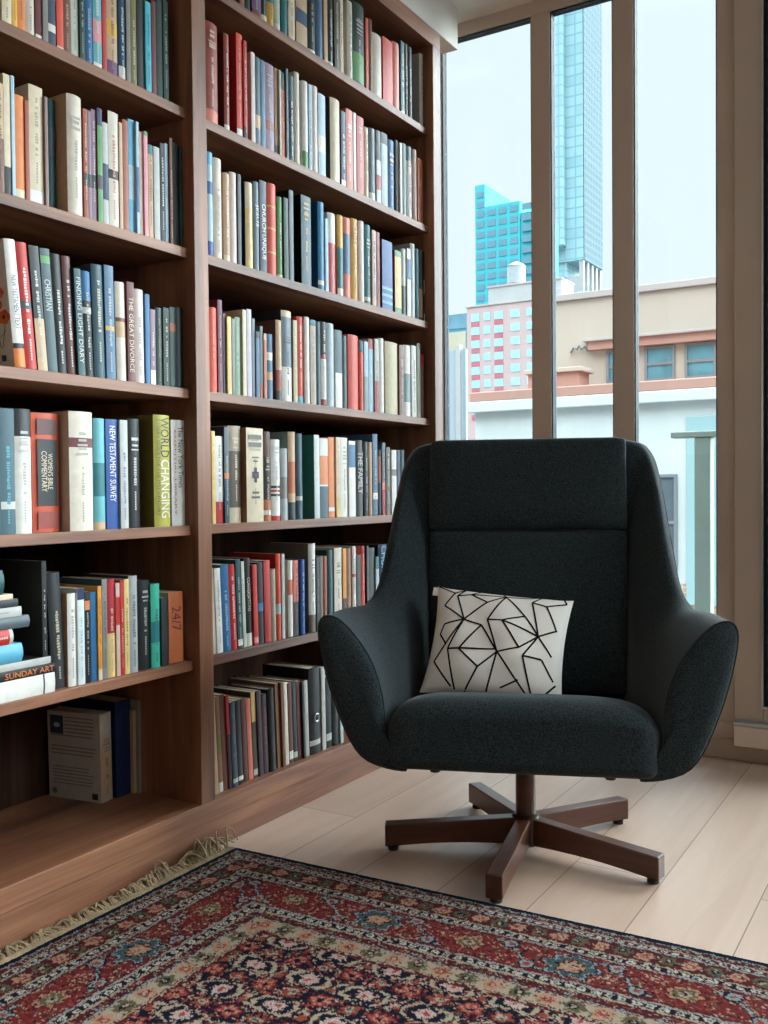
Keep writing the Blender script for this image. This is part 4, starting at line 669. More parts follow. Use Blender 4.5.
# the glazed door right of the post: stiles and rails standing a little proud, dark gasket, pane
d = MB(); DX0, DX1 = .947, 1.93
for a, b, c, e in ((DX0, DX0 + .09, .055, HEAD), (DX1 - .09, DX1, .055, HEAD), (DX0 + .09, DX1 - .09, .055, .187), (DX0 + .09, DX1 - .09, HEAD - .09, HEAD)):
    d.box(a, b, W - .016, W + .07, c, e)
door = d.build('door_1', M_FRAME, kind='structure', bevel=.003)
dg = MB(); g = .014; a0, a1, c0, c1 = DX0 + .09, DX1 - .09, .187, HEAD - .09
for a, b, c, e in ((a0, a0 + g, c0, c1), (a1 - g, a1, c0, c1), (a0 + g, a1 - g, c0, c0 + g), (a0 + g, a1 - g, c1 - g, c1)):
    dg.box(a, b, W - .012, W + .06, c, e)
dg.build('gasket', M_GASKET, door, bevel=.002)
MB().box(a0 + g, a1 - g, W + .02, W + .027, c0 + g, c1 - g).build('pane', M_GLASS, door)
bead = MB()
for a, b, c, e in ((a0 - .006, a0, c0 - .006, c1), (a0, a1, c0 - .006, c0)):
    bead.box(a, b, W - .021, W - .012, c, e)
bead.build('bead', M_ALU, door)
MB().box(DX0 + .004, DX1, W - .045, W - .016, .057, .124).build('kick_plate', M_KICK, door, bevel=.003)
MB().box(DX0 + .002, DX1, W - .047, W - .014, .124, .136).build('weather_bar', M_ALU, door, bevel=.003)
# more of the same window wall past the frame edge, then unseen side windows added on the right to light the shelves
frame_bar('trim_9', 1.93, 2.02, SILL, HEAD); window(4, 2.02, 2.90); frame_bar('trim_10', 2.90, 3.1, SILL, HEAD)
structure('trim_11', 3.0, 3.1, -.8, W, HEAD, 2.64, M_FRAME, bevel=.003); structure('wall_under_added_windows', 3.0, 3.1, -.8, W, 0, SIDE_SILL, M_WALLD, bevel=0)  # added wall under the side windows, tall to keep light off the rug
for n_, ya in enumerate((-.8, .2, 1.2, 2.2)):
    structure('trim_%d' % (12 + n_), 3.0, 3.1, ya, ya + .08, SIDE_SILL, HEAD, M_FRAME, bevel=.003)
    w = MB()
    for a, b, c, d_ in ((ya + .08, ya + .1, SIDE_SILL, HEAD), (ya + .98, ya + 1., SIDE_SILL, HEAD), (ya + .1, ya + .98, HEAD - .02, HEAD), (ya + .1, ya + .98, SIDE_SILL, SIDE_SILL + .02)): w.box(3.02, 3.09, a, b, c, d_)
    f = w.build('window_%d' % (5 + n_), M_GASKET, kind='structure', bevel=.002)
    MB().box(3.055, 3.061, ya + .1, ya + .98, SIDE_SILL + .02, HEAD - .02).build('pane', M_GLASS, f)

# ================================================================ the bookcase
BC = empty('bookcase', (0, 0, 0), label='tall walnut bookcase with two bays of shelves, full of books', cat='bookcase')
BACK = -.40
def bcp(name, *a, mat=W_Y, bevel=.0015): return box(name, *a, mat, BC, bevel=bevel)
bcp('side_panel', BACK, 0, 2.960, 3.015, .130, 2.437, mat=W_Z)
bcp('side_panel', BACK, 0, .515, .565, .130, 2.437, mat=W_Z)
bcp('divider', BACK, 0, 1.739, 1.788, .130, 2.437, mat=W_Z)
bcp('top_panel', BACK, 0, .515, 3.015, 2.437, 2.493)
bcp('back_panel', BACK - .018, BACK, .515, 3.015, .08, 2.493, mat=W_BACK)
bcp('base_panel', BACK, 0, .515, 3.015, .081, .130)
bcp('plinth', BACK, -.016, .515, 3.012, 0, .081)
SHELF = {'0': 2.152, '1': 1.814, '2': 1.480, '3': 1.142, '4': .811, '5': .481, '6': .130}
for k in '012345':
    z = SHELF[k]
    bcp('shelf', BACK, -.022, 1.788, 2.960, z - .024, z)
    bcp('shelf', BACK, -.022, .565, 1.739, z - .024, z)

# ================================================================ the books
def shade(c, k): return tuple(min(.9, v * k) for v in c)
PALL = {k: tuple(a * b for a, b in zip(lin(v), (.93, .90, .86))) for k, v in PAL.items()}

def cover_geo(mb, w, h, D, col, face, bands, hard, rnd):
    """Spine, two boards and their thickness as one C-shaped shell; bands run round the spine."""
    n = 7 if w > .016 else 5
    bul = min(.006, w * .16) if hard else min(.0018, w * .06)
    t = .0025 if hard else .0012
    t = min(t, w * .2)
    outer = [(-D, 0.)] + [(-(bul) * ((2 * k / (n - 1) - 1) ** 2), w * k / (n - 1)) for k in range(n)] + [(-D, w)]
    inner = [(-D, w - t)] + [(-bul - .002, w - t), (-bul - .002, t)] + [(-D, t)]
    prof = outer + inner; m = len(prof)
    cuts = sorted({0., 1.} | {round(v, 4) for lo, hi, _ in bands for v in (lo, hi)})
    vs = [(x, y, c * h) for c in cuts for x, y in prof]
    fs, cs = [], []
    for i in range(len(cuts) - 1):
        mid = (cuts[i] + cuts[i + 1]) / 2; bc = None
        for lo, hi, c in bands:
            if lo <= mid <= hi: bc = c
        for k in range(m):
            k2 = (k + 1) % m
            fs.append((i * m + k, i * m + k2, (i + 1) * m + k2, (i + 1) * m + k))
            if k == 0 or k == n: cs.append(face)
            elif k < n: cs.append(bc or col)
            else: cs.append((.5, .46, .4))
    # end caps as quads between outer and inner skins
    top = (len(cuts) - 1) * m
    ii = [m - 1, m - 2] + [m - 2] * (n - 2)
    for base in (0, top):
        o = list(range(n + 2)); inn = [m - 1, m - 2, m - 3, m - 4]
        ring = o + inn[::-1]
        fs.append(tuple(base + q for q in ring) if base else tuple(base + q for q in ring[::-1])); cs.append(face)
    mb.add(vs, fs, cs)
    return bul, t

def marks(mb, w, h, bul, col, rnd, bands, big=False):
    """Small dashes standing for the lettering that is too fine to read, running down the spine."""
    x = .0004
    lo, hi = rnd.choice(((.38, .86), (.3, .8), (.42, .9), (.25, .7)))
    hh = min(.011 if big else .008, w * (.6 if big else .28)); y0 = w * .5 - hh / 2
    if w > .034:
        # broad spine: stacked short lines
        z = h * hi
        for _ in range(rnd.randint(3, 5)):
            ww = w * rnd.uniform(.3, .62); yy = (w - ww) / 2; th = rnd.uniform(.003, .007)
            mb.add([(x, yy, z), (x, yy + ww, z), (x, yy + ww, z + th), (x, yy, z + th)], [(0, 1, 2, 3)], col); z -= th * 1.9
        hi = (z / h) - .04; lo = max(.2, hi - .25)
    z = h * hi
    while z > h * lo:
        ln = rnd.uniform(.0028, .0062) * (1.5 if big else 1)
        if rnd.random() < .84:
            a = y0 + hh * rnd.choice((0, 0, 0, .2)); b = y0 + hh * rnd.choice((1, 1, .8))
            mb.add([(x, a, z - ln), (x, b, z - ln), (x, b, z), (x, a, z)], [(0, 1, 2, 3)], col)
        z -= ln + .0014
    z = h * lo - .015
    while z > h * .08 and z > h * lo - .055:
        mb.add([(x, y0 + hh * .2, z - .004), (x, y0 + hh * .75, z - .004), (x, y0 + hh * .75, z), (x, y0 + hh * .2, z)], [(0, 1, 2, 3)], col); z -= .0055

def spine_text(mb, w, h, spec, off=.5, frac=.62, x=.0005):
    s, c, lo, hi = spec.split('|'); s = s.replace('_', ' '); lo, hi = float(lo), float(hi)
    vs, fs, tw, th = text_geo(s)
    L = (hi - lo) * h; k = L / tw; hgt = min(w * frac, th * k * 1.7)
    out = [(x, w * off - hgt / 2 + v[1] / th * hgt, hi * h - v[0] * k) for v in vs]
    mb.add(out, [f[::-1] for f in fs] if False else fs, PALL[c])

def blank_quad(mb, x0, x1, z0, z1, col, y=-.0005):
    mb.add([(x0, y, z0), (x1, y, z0), (x1, y, z1), (x0, y, z1)], [(0, 1, 2, 3)], col)

def disc(mb, cx, cz, r, col, y=-.0007, n=14, sq=1.):
    mb.add([(cx + r * math.cos(2 * math.pi * k / n), y, cz + r * sq * math.sin(2 * math.pi * k / n)) for k in range(n)], [tuple(range(n))], col)

def face_art(mb, kind, w, h, D):
    rnd = random.Random(5)
    if kind == 'poppies':            # red poppies on dark stems, a few lines of print, orange foot
        for cx, cz, r in ((-.05, .125, .022), (-.022, .10, .016), (-.08, .135, .02), (-.03, .148, .012)):
            for k in range(5):
                a = k * 1.26; disc(mb, cx + math.cos(a) * r * .55, cz + math.sin(a) * r * .45, r * .62, lin((222, 96 + 8 * k, 62)), -.0007 - .0001 * k, sq=.8)
            disc(mb, cx, cz, r * .25, lin((60, 30, 30)), -.0016)
        for x0, z0, x1, z1 in ((-.05, .105, -.04, .04), (-.022, .085, -.035, .04), (-.08, .115, -.06, .04), (-.045, .07, -.06, .085), (-.04, .06, -.02, .075), (-.06, .06, -.085, .08)):
            mb.add([(x0, -.0006, z0), (x0 + .002, -.0006, z0), (x1 + .002, -.0006, z1), (x1, -.0006, z1)], [(0, 1, 2, 3)], lin((50, 44, 40)))
        for k in range(4): blank_quad(mb, -.1, -.03 - .01 * k, .19 - k * .012, .194 - k * .012, lin((170, 172, 170)))
        blank_quad(mb, -.04, -.026, .014, .026, lin((70, 70, 70)))
    if kind == 'blurb':              # printed back cover: small picture, paragraphs, bar code
        blank_quad(mb, -D + .008, -D + .05, h * .74, h * .95, lin((44, 62, 96)))
        disc(mb, -D + .03, h * .84, .01, lin((196, 200, 206)), -.0009, sq=.6)
        z = h * .93
        for k in range(11):
            if k not in (6, 7): blank_quad(mb, -D + (.054 if z > h * .72 else .01), -.012 - rnd.random() * .012, z, z + .0028, lin((120, 118, 118)))
            z -= h * .042
        for k in range(6): blank_quad(mb, -D + .014, -.02 - rnd.random() * .02, h * .36 - k * h * .038, h * .36 - k * h * .038 + .0026, lin((126, 124, 122)))
        blank_quad(mb, -.03, -.012, h * .03, h * .1, lin((40, 40, 42)))
        disc(mb, -D + .018, h * .08, .008, lin((120, 116, 112)))
    if kind == 'gears':              # dark cover with white dotted rows and a gear drawing
        for k, z in enumerate((.86, .78, .5, .46)):
            blank_quad(mb, -.055, -.01, h * z, h * z + .002, lin((150, 150, 140)))
        for cx, cz, r in ((-.035, h * .24, .022), (-.06, h * .16, .018), (-.014, h * .18, .014)):
            for k in range(10):
                a = k * .628; disc(mb, cx + math.cos(a) * r, cz + math.sin(a) * r, r * .22, lin((168, 168, 164)), n=8)
            disc(mb, cx, cz, r * .35, lin((150, 150, 148)))
    if kind == 'cross':
        c = lin((64, 66, 92)); q = lin((120, 60, 70)); u = w * .5
        for a, b, z0, z1, cl in ((u - .006, u + .006, h * .42, h * .58, c), (u - .014, u + .014, h * .465, h * .535, c), (u - .005, u + .005, h * .48, h * .52, q)):
            mb.add([(.0008 if cl is c else .0011, a, z0), (.0008 if cl is c else .0011, b, z0), (.0008 if cl is c else .0011, b, z1), (.0008 if cl is c else .0011, a, z1)], [(0, 1, 2, 3)], cl)
        for z0, ln, th in ((.88, .75, .012), (.8, .75, .012), (.68, .4, .004), (.64, .3, .004), (.3, .4, .006), (.25, .5, .006)):
            mb.add([(.0008, w * (.5 - ln / 2), h * z0), (.0008, w * (.5 + ln / 2), h * z0), (.0008, w * (.5 + ln / 2), h * z0 + th), (.0008, w * (.5 - ln / 2), h * z0 + th)], [(0, 1, 2, 3)], lin((96, 88, 84)))

def make_book(loc, rot, w, h, D, col, face, bands, t, texts, art, seed, label, group):
    rnd = random.Random(seed)
    root = empty('book', loc, rot, label, 'book', group)
    base = PALL[col]; hard = w > .02 and rnd.random() < .6
    bl = []
    for b in bands.split(';'):
        if b:
            lo, hi, c = b.split(','); bl.append((float(lo), float(hi), PALL[c]))
    mb = MB(); bul, th = cover_geo(mb, w, h, D, base, PALL[face], bl, hard, rnd)
    lum = sum(base) / 3
    if t == 'auto':
        t = rnd.choice(('cream', 'white', 'palegrey')) if lum < .25 else rnd.choice(('charcoal', 'maroon', 'slatenavy'))
        if rnd.random() < .25: t = 'none'
    if t != 'none' and w > .008: marks(mb, w, h, bul, tuple(.62 * a + .38 * b for a, b in zip(PALL[t], base)), rnd, bl)
    tl = [q for q in texts.split('@') if q]
    if col == 'lime':
        spine_text(mb, w, h, tl[0], .60, .52); spine_text(mb, w, h, tl[1], .60, .52)
        spine_text(mb, w, h, "A_USER'S_GUIDE_FOR_THE_21ST_CENTURY|charcoal|.1|.97", .2, .16)
    elif col == 'orangered' and 'BIBLE' in texts:
        for a, b, z0, z1, c in ((.14, .86, .22, .78, 'black'), (.14, .86, .82, .95, 'maroonbrown'), (.14, .86, .03, .17, 'brick')):
            mb.add([(.0003, w * a, h * z0), (.0003, w * b, h * z0), (.0003, w * b, h * z1), (.0003, w * a, h * z1)], [(0, 1, 2, 3)], PALL[c])
        spine_text(mb, w, h, "WOMEN'S_BIBLE|cream|.36|.66", .6, .2); spine_text(mb, w, h, 'COMMENTARY|cream|.34|.68', .38, .2)
    elif 'New_York' in texts:
        spine_text(mb, w, h, tl[0], .66, .38); spine_text(mb, w, h, 'ESSENTIAL_LIBRARY|pinkred|.1|.9', .26, .14)
    else:
        for q in tl: spine_text(mb, w, h, q)
    if art: face_art(mb, art, w, h, D)
    mb.build('cover', M_COVER, root, color=True, smooth=True, angle=35)
    pg = MB().box(-D + .003, -bul - .0024, th + .0002, w - th - .0002, .003, h - .003 if hard else h - .001)
    pg.build('page_block', M_PAGES, root)
    if art == 'ring':
        rg = MB().tube([(.006 * 0 + .0025, w / 2 + .011 * math.cos(k * math.pi / 8), h * .42 + .011 * math.sin(k * math.pi / 8)) for k in range(16)], .0018, 6, closed=True)
        rg.build('finger_ring', M_ALU, root, smooth=True)
    return root

NUM = {'0': 'top', '1': 'sixth', '2': 'fifth', '3': 'fourth', '4': 'third', '5': 'second', '6': 'bottom'}
for row, y0, w, h, a, ins, D, col, face, bands, t, texts, art, label, seed, rz in BOOKS:
    make_book((-ins, y0, SHELF[row[1]] + .0002), (R(a), 0, R(rz)), w, h, D, col, face, bands, t, texts, art, seed, label,
              'books on the %s shelf of the %s' % (NUM[row[1]], 'window-side bay' if row[0] == 'R' else 'near bay'))

# the pile lying flat at the frame edge of the near bay, spines to the front; a lying book turns its spine run along the shelf
def lying(y1, z, L, thick, D, col, face, bands, t, texts, seed, label, ins=.03):
    # local height axis -> world -Y, local width axis -> world Z
    r = make_book((0, 0, 0), (0, 0, 0), thick, L, D, col, face, bands, t, texts, '', seed, label, 'books lying in the pile on the second shelf')
    r.rotation_euler = Matrix(((1, 0, 0), (0, 0, -1), (0, 1, 0))).to_euler()
    r.location = (-ins, y1, z)
    return r
PL = 'second shelf up, near bay'
zz = .4812
for y1, th, L, D, col, face, bands, t, tx, lab, ins in (
    (1.329, .0405, .255, .2, 'white', 'white', '.10,.115,charcoal', 'none', '', 'thick white book at the bottom of the lying pile, ' + PL, .026),
    (1.332, .0185, .245, .19, 'black', 'black', '', 'none', 'SUNDAY_ART|orange|.02|.5', 'black lying book with orange title lettering, ' + PL, .027),
    (1.324, .0145, .24, .18, 'palegrey', 'charcoal', '', 'none', '', 'pale grey lying book just above the orange-lettered one, ' + PL, .032),
    (1.255, .037, .22, .16, 'skyblue', 'skyblue', '', 'none', '', 'sky blue lying book in the pile, ' + PL, .03),
    (1.233, .030, .2, .15, 'red', 'red', '.0,.04,palegrey', 'white', '', 'red lying book in the pile, ' + PL, .03),
    (1.272, .024, .23, .17, 'slategrey', 'charcoal', '', 'none', '', 'slate grey lying book wider than the red one under it, ' + PL, .03),
    (1.253, .019, .21, .15, 'palegrey', 'palegrey', '', 'grey', '', 'pale grey lying book near the top of the pile, ' + PL, .03),
    (1.245, .016, .2, .15, 'charcoal', 'charcoal', '', 'none', '', 'charcoal lying book near the top of the pile, ' + PL, .03),
    (1.233, .010, .19, .13, 'cream', 'cream', '', 'none', '', 'slim cream lying book near the top of the pile, ' + PL, .03),
    (1.214, .048, .2, .15, 'tealdark', 'tealdark', '', 'none', '', 'thick dark teal book topmost of the lying pile, ' + PL, .03)):
    lying(y1, zz, L, th, D, col, face, bands, t, tx, int(zz * 1000), lab, ins); zz += th + .0003
make_book((-.034, 1.3065, .5556), (0, 0, 0), .0115, .197, .15, 'black', 'black', '', 'palegrey', '', '', 12,
          'black upright book standing on the lying pile, ' + PL, 'books on the second shelf of the near bay')

# ================================================================ the armchair (local frame: x across, -y to its front, z up)
CH = empty('swivel_armchair', (.66, 2.18, 0), (0, 0, R(21)), label='charcoal wool high-backed swivel armchair with wings on a dark wooden star base', cat='armchair')
def catmull(P, n, closed):
    P = np.asarray(P, float); N = len(P); out = []
    for i in range(N if closed else N - 1):
        if closed: p0, p1, p2, p3 = P[i - 1], P[i], P[(i + 1) % N], P[(i + 2) % N]
        else: p0, p1, p2, p3 = P[max(i - 1, 0)], P[i], P[i + 1], P[min(i + 2, N - 1)]
        for k in range(n):
            t = k / n
            out.append(.5 * (2 * p1 + (p2 - p0) * t + (2 * p0 - 5 * p1 + 4 * p2 - p3) * t * t + (3 * p1 - p0 - 3 * p2 + p3) * t ** 3))
    if not closed: out.append(P[-1])
    return np.array(out)

# upholstered shell: cross-sections from the front of one arm round the back; points (across, forward, up)
SEC = [
 [(.25, .300, .274), (.352, .300, .303), (.412, .300, .425), (.446, .296, .560), (.438, .290, .609), (.395, .290, .600), (.335, .295, .528), (.303, .300, .440), (.290, .300, .320)],
 [(.25, .150, .266), (.356, .150, .302), (.414, .150, .425), (.440, .150, .555), (.428, .140, .607), (.378, .140, .600), (.315, .140, .530), (.287, .150, .440), (.275, .150, .310)],
 [(.25, .020, .266), (.352, .020, .302), (.405, .020, .425), (.416, .020, .560), (.395, .020, .606), (.350, .020, .600), (.290, .010, .530), (.270, .010, .440), (.262, .020, .310)],
 [(.25, -.10, .266), (.345, -.12, .330), (.386, -.11, .450), (.384, -.080, .610), (.371, -.055, .650), (.338, -.050, .640), (.276, -.070, .560), (.260, -.09, .450), (.250, -.12, .310)],
 [(.24, -.20, .270), (.328, -.23, .350), (.372, -.20, .520), (.368, -.155, .720), (.357, -.120, .755), (.330, -.108, .750), (.272, -.140, .650), (.256, -.145, .500), (.240, -.17, .320)],
 [(.22, -.26, .280), (.300, -.30, .380), (.346, -.28, .620), (.352, -.235, .850), (.343, -.200, .890), (.320, -.185, .880), (.268, -.190, .760), (.250, -.172, .550), (.220, -.19, .330)],
 [(.19, -.28, .280), (.270, -.33, .400), (.312, -.345, .680), (.332, -.310, .950), (.324, -.272, .985), (.300, -.240, .965), (.262, -.212, .800), (.232, -.185, .560), (.190, -.20, .330)],
 [(.15, -.29, .280), (.210, -.345, .400), (.250, -.365, .700), (.280, -.350, .985), (.272, -.300, 1.020), (.262, -.250, .990), (.222, -.215, .800), (.190, -.185, .560), (.150, -.20, .330)],
 [(.07, -.295, .280), (.100, -.35, .400), (.120, -.37, .700), (.130, -.352, .990), (.128, -.300, 1.024), (.125, -.250, .995), (.110, -.215, .800), (.095, -.185, .560), (.070, -.20, .330)],
]
keys = [np.array(s) for s in SEC]
mir = [k * np.array([-1, 1, 1]) for k in keys[::-1]]
keys = keys + [np.array([(0, *((a + b) / 2)[1:]) for a, b in zip(keys[-1], mir[0])])] + mir
loops = [catmull(k, 6, True) for k in keys]
grid = catmull(np.array(loops).reshape(len(loops), -1), 7, False).reshape(-1, len(loops[0]), 3)
def cw(p): return (p[0], -p[1], p[2])            # forward is -y in the chair's frame
mb = MB(); NS, NP = grid.shape[:2]
vs = [cw(p) for s in grid for p in s]
fs = [(i * NP + k, i * NP + (k + 1) % NP, (i + 1) * NP + (k + 1) % NP, (i + 1) * NP + k) for i in range(NS - 1) for k in range(NP)]
mb.add(vs, fs)
for i, sgn in ((0, 1), (NS - 1, -1)):            # softly padded arm fronts
    lp = grid[i]; c = lp.mean(0); rings = [lp]
    for f, o in ((.9, .008), (.6, .014), (.25, .016)):
        rings.append(c + (lp - c) * f + np.array([0, o, 0]))
    vv = [cw(p) for r_ in rings for p in r_] + [cw(c + np.array([0, .016, 0]))]
    ff = []
    for r_ in range(3):
        for k in range(NP):
            q = (r_ * NP + k, (r_ + 1) * NP + k, (r_ + 1) * NP + (k + 1) % NP, r_ * NP + (k + 1) % NP); ff.append(q if sgn > 0 else q[::-1])
    for k in range(NP):
        q = (3 * NP + k, 4 * NP, 3 * NP + (k + 1) % NP); ff.append(q if sgn > 0 else q[::-1])
    mb.add(vv, ff)
shell = mb.build('shell', M_WOOL, CH, smooth=True, angle=50)
bm = bmesh.new(); bm.from_mesh(shell.data); bmesh.ops.remove_doubles(bm, verts=bm.verts, dist=1e-5); bmesh.ops.recalc_face_normals(bm, faces=bm.faces); bm.to_mesh(shell.data); bm.free()
shell.data.polygons.foreach_set('use_smooth', [True] * len(shell.data.polygons)); shell.data.set_sharp_from_angle(angle=R(48))
pp = MB()
for i in (0, NS - 1): pp.tube([cw(p) for p in grid[i]], .0019, 6, closed=True)
for sgn in (1, -1):                               # seam piping up the outside of the wing
    idx = range(0, NS // 2 + 1) if sgn > 0 else range(NS // 2, NS)
    pp.tube([cw(grid[i][20] * np.array([1, 1, 1])) for i in idx], .0022, 6)
pp.build('piping', M_PIPE, shell, smooth=True)

def soft_box(half, r, n=22, bulge=None):
    """Rounded cushion block; bulge(x, y, z) moves the points afterwards."""
    bm = bmesh.new(); bmesh.ops.create_cube(bm, size=2)
    bmesh.ops.subdivide_edges(bm, edges=bm.edges[:], cuts=n, use_grid_fill=True)
    h = Vector(half)
    for v in bm.verts:
        p = Vector((v.co.x * h.x, v.co.y * h.y, v.co.z * h.z))
        c = Vector([max(-h[k] + r, min(h[k] - r, p[k])) for k in range(3)]); d_ = p - c
        if d_.length > 1e-9: p = c + d_.normalized() * r
        v.co = bulge(p) if bulge else p
    bmesh.ops.recalc_face_normals(bm, faces=bm.faces)
    return bm
def bm_obj(name, bm, mat, parent):
    me = bpy.data.meshes.new(name); bm.to_mesh(me); bm.free(); me.polygons.foreach_set('use_smooth', [True] * len(me.polygons))
    return link(name, me, mat, parent)

# seat cushion, crowned and sloping to the back; its front runs down to the lower edge of the shell
def seat_b(p):
    fw = -p.y                                    # forward
    up_ = max(0, (p.z + .088) / .176)
    drop = .046 * abs(p.x / .292) ** 7 + (.036 * (fw / .262) ** 6 if fw > 0 else 0)
    z = p.z + up_ * (.006 * (1 - (p.x / .30) ** 2) + (fw - .26) * .25 + .006 - drop)
    return Vector((p.x, p.y - .062 - .006 * (1 - (p.x / .3) ** 2), z + .364))
bm_obj('seat_cushion', soft_box((.291, .262, .088), .036, 30, seat_b), M_WOOL, CH)
# back panels between the wings
def back_b(zc, lean, v0, puff, hz):
    def f(p):
        q = p.copy()
        if q.y < 0: q.y -= puff * max(0, 1 - (q.x / .26) ** 4) * max(0, 1 - (abs(q.z) / hz) ** 3)
        return Vector((q.x, q.y - (v0 - lean * q.z), q.z + zc))
    return f
bm_obj('back_cushion', soft_box((.258, .03, .208), .010, 24, back_b(.574, .15, -.178, .014, .208)), M_WOOL, CH)
bm_obj('headrest', soft_box((.259, .04, .122), .014, 22, back_b(.905, .16, -.236, .014, .122)), M_WOOL, CH)
# underside pan, glides, column
un = soft_box((.25, .25, .016), .014, 10, lambda p: Vector((p.x, p.y + .03, p.z + .278)))
bm_obj('underside', un, M_PIPE, CH)
for sx in (-.19, .19):
    MB().lathe([(.011, .266), (.012, .27), (.012, .285), (.004, .286)], 16, at=(sx, -.27, 0)).build('stop_foot', M_BLACK, CH, smooth=True)
MB().lathe([(.0245, .03), (.0245, .235), (.06, .24), (.075, .25), (.075, .262), (.01, .264)], 40).build('column', M_LEG, CH, smooth=True)
MB().lathe([(.03, .016), (.036, .02), (.036, .084), (.03, .09), (.0246, .092)], 40).build('hub', M_LEG, CH, smooth=True)
for ang in (-151, -79, -7, 65, 137):
    la = R(ang - 21); L = .348 if ang != -79 else .334
    lm = MB(); secs = []
    for t in np.linspace(0, 1, 9):
        x = .024 + t * (L - .024); hw = .0175 + .0015 * t
        zt = .086 - .020 * t; zb = .020 + .007 * math.sin(math.pi * t) - .008 * t
        secs.append([(x, -hw, zb), (x, hw, zb), (x, hw, zt), (x, -hw, zt)])
    vs = [p for s in secs for p in s]; n = len(secs)
    fs = [(i * 4 + k, i * 4 + (k + 1) % 4, (i + 1) * 4 + (k + 1) % 4, (i + 1) * 4 + k) for i in range(n - 1) for k in range(4)]
    fs += [(3, 2, 1, 0), tuple((n - 1) * 4 + k for k in range(4))]
    lm.add(vs, fs)
    lg = lm.build('leg', M_LEG, CH, bevel=.003); lg.rotation_euler = (0, 0, la)
    gl = MB().lathe([(.013, .0002), (.014, .003), (.014, .009), (.008, .010), (.007, .014), (.001, .0145)], 18, at=(L - .02, 0, 0)).build('glide', M_BLACK, lg, smooth=True)

# ================================================================ the cushion on the seat
CU = empty('throw_cushion', label='white throw cushion printed with black criss-cross lines, on the armchair seat', cat='cushion')
HW, HH, TH = .172, .142, .058
def pil(u, v, side):
    """u, v in -1..1 over the face; pinched corners, domed middle."""
    e = max(0., (1 - u ** 2) * (1 - v ** 2))
    x = u * HW * (1 - .07 * (1 - v * v) * abs(u) ** 3 - 0)
    z = v * HH * (1 - .07 * (1 - u * u) * abs(v) ** 3)
    wr = .0035 * math.sin(7 * u + 3 * v) * e + .0025 * math.sin(11 * v - 4 * u) * e
    return Vector((x, -side * (TH * e ** .42 + wr), z))
pm = MB(); n = 44
ext = [-1 + 2 * k / n for k in range(n + 1)]
WHT = lin((240, 232, 224))
for side in (1, -1):
    vs = [pil(u, v, side) for v in ext for u in ext]
    fs = [(j * (n + 1) + i, j * (n + 1) + i + 1, (j + 1) * (n + 1) + i + 1, (j + 1) * (n + 1) + i) for j in range(n) for i in range(n)]
    pm.add(vs, fs if side > 0 else [f[::-1] for f in fs], WHT)
Q = [np.array(q, float) for q in ((115, 50), (690, 95), (640, 505), (45, 485))]      # corners of the printed face in the drawing of the lines
def uvq(x, y):
    s, t = .5, .5
    for _ in range(20):
        p = (1 - s) * (1 - t) * Q[0] + s * (1 - t) * Q[1] + s * t * Q[2] + (1 - s) * t * Q[3]
        ds = (1 - t) * (Q[1] - Q[0]) + t * (Q[2] - Q[3]); dt = (1 - s) * (Q[3] - Q[0]) + s * (Q[2] - Q[1])
        d_ = np.linalg.solve(np.stack([ds, dt], 1), np.array([x, y]) - p); s += d_[0]; t += d_[1]
    return max(-.985, min(.985, 2 * s - 1)), max(-.985, min(.985, 1 - 2 * t))
LN = '''115 50 195 90|195 90 255 60|195 90 145 150|145 150 235 212|205 105 250 60|205 105 235 212|205 105 265 95|265 95 415 100|265 95 320 65|265 95 335 138
235 212 335 138|335 138 415 100|415 100 395 75|415 100 510 100|510 100 565 85|415 100 335 212|415 105 490 190|490 190 545 265|335 212 395 215|395 215 490 190|395 215 545 265
395 215 465 315|335 212 375 335|375 335 465 315|465 315 545 265|545 265 520 125|520 125 565 90|520 125 580 140|580 140 665 120|580 140 625 235|665 120 650 95|545 265 630 235
545 265 480 345|480 345 515 490|480 345 560 350|560 350 610 420|545 265 605 335|235 212 310 235|310 235 375 335|310 235 215 330|235 212 165 330|165 330 365 325|165 330 195 480
215 330 295 395|375 335 295 395|295 395 235 490|375 335 325 490|375 335 500 490|145 230 235 212|145 230 125 270|125 270 155 310|155 310 235 212|100 375 155 310|100 375 180 470|385 465 460 430|555 480 620 430'''
BLK = lin((24, 24, 26))
for ln in LN.replace('\n', '|').split('|'):
    x0, y0, x1, y1 = map(float, ln.split()); u0, v0 = uvq(x0, y0); u1, v1 = uvq(x1, y1)
    K = max(3, int(math.hypot((u1 - u0) * HW, (v1 - v0) * HH) / .008))
    dx, dy = (u1 - u0) * HW, (v1 - v0) * HH; l = math.hypot(dx, dy) or 1; px, py = -dy / l * .0022, dx / l * .0022
    vs = []
    for k in range(K + 1):
        u, v = u0 + (u1 - u0) * k / K, v0 + (v1 - v0) * k / K
        for sg in (1, -1):
            vs.append(pil(max(-1, min(1, u + sg * px / HW)), max(-1, min(1, v + sg * py / HH)), 1) + Vector((0, -.0009, 0)))
    pm.add(vs, [(2 * k + 1, 2 * k + 3, 2 * k + 2, 2 * k) for k in range(K)], BLK)
pm.build('cushion_cover', M_CLOTH, CU, color=True, smooth=True, angle=80)
tg = MB().box(-HW - .010, -HW + .012, -.001, .001, HH - .026, HH - .004, WHT); tg.build('care_tag', M_CLOTH, CU, color=True)

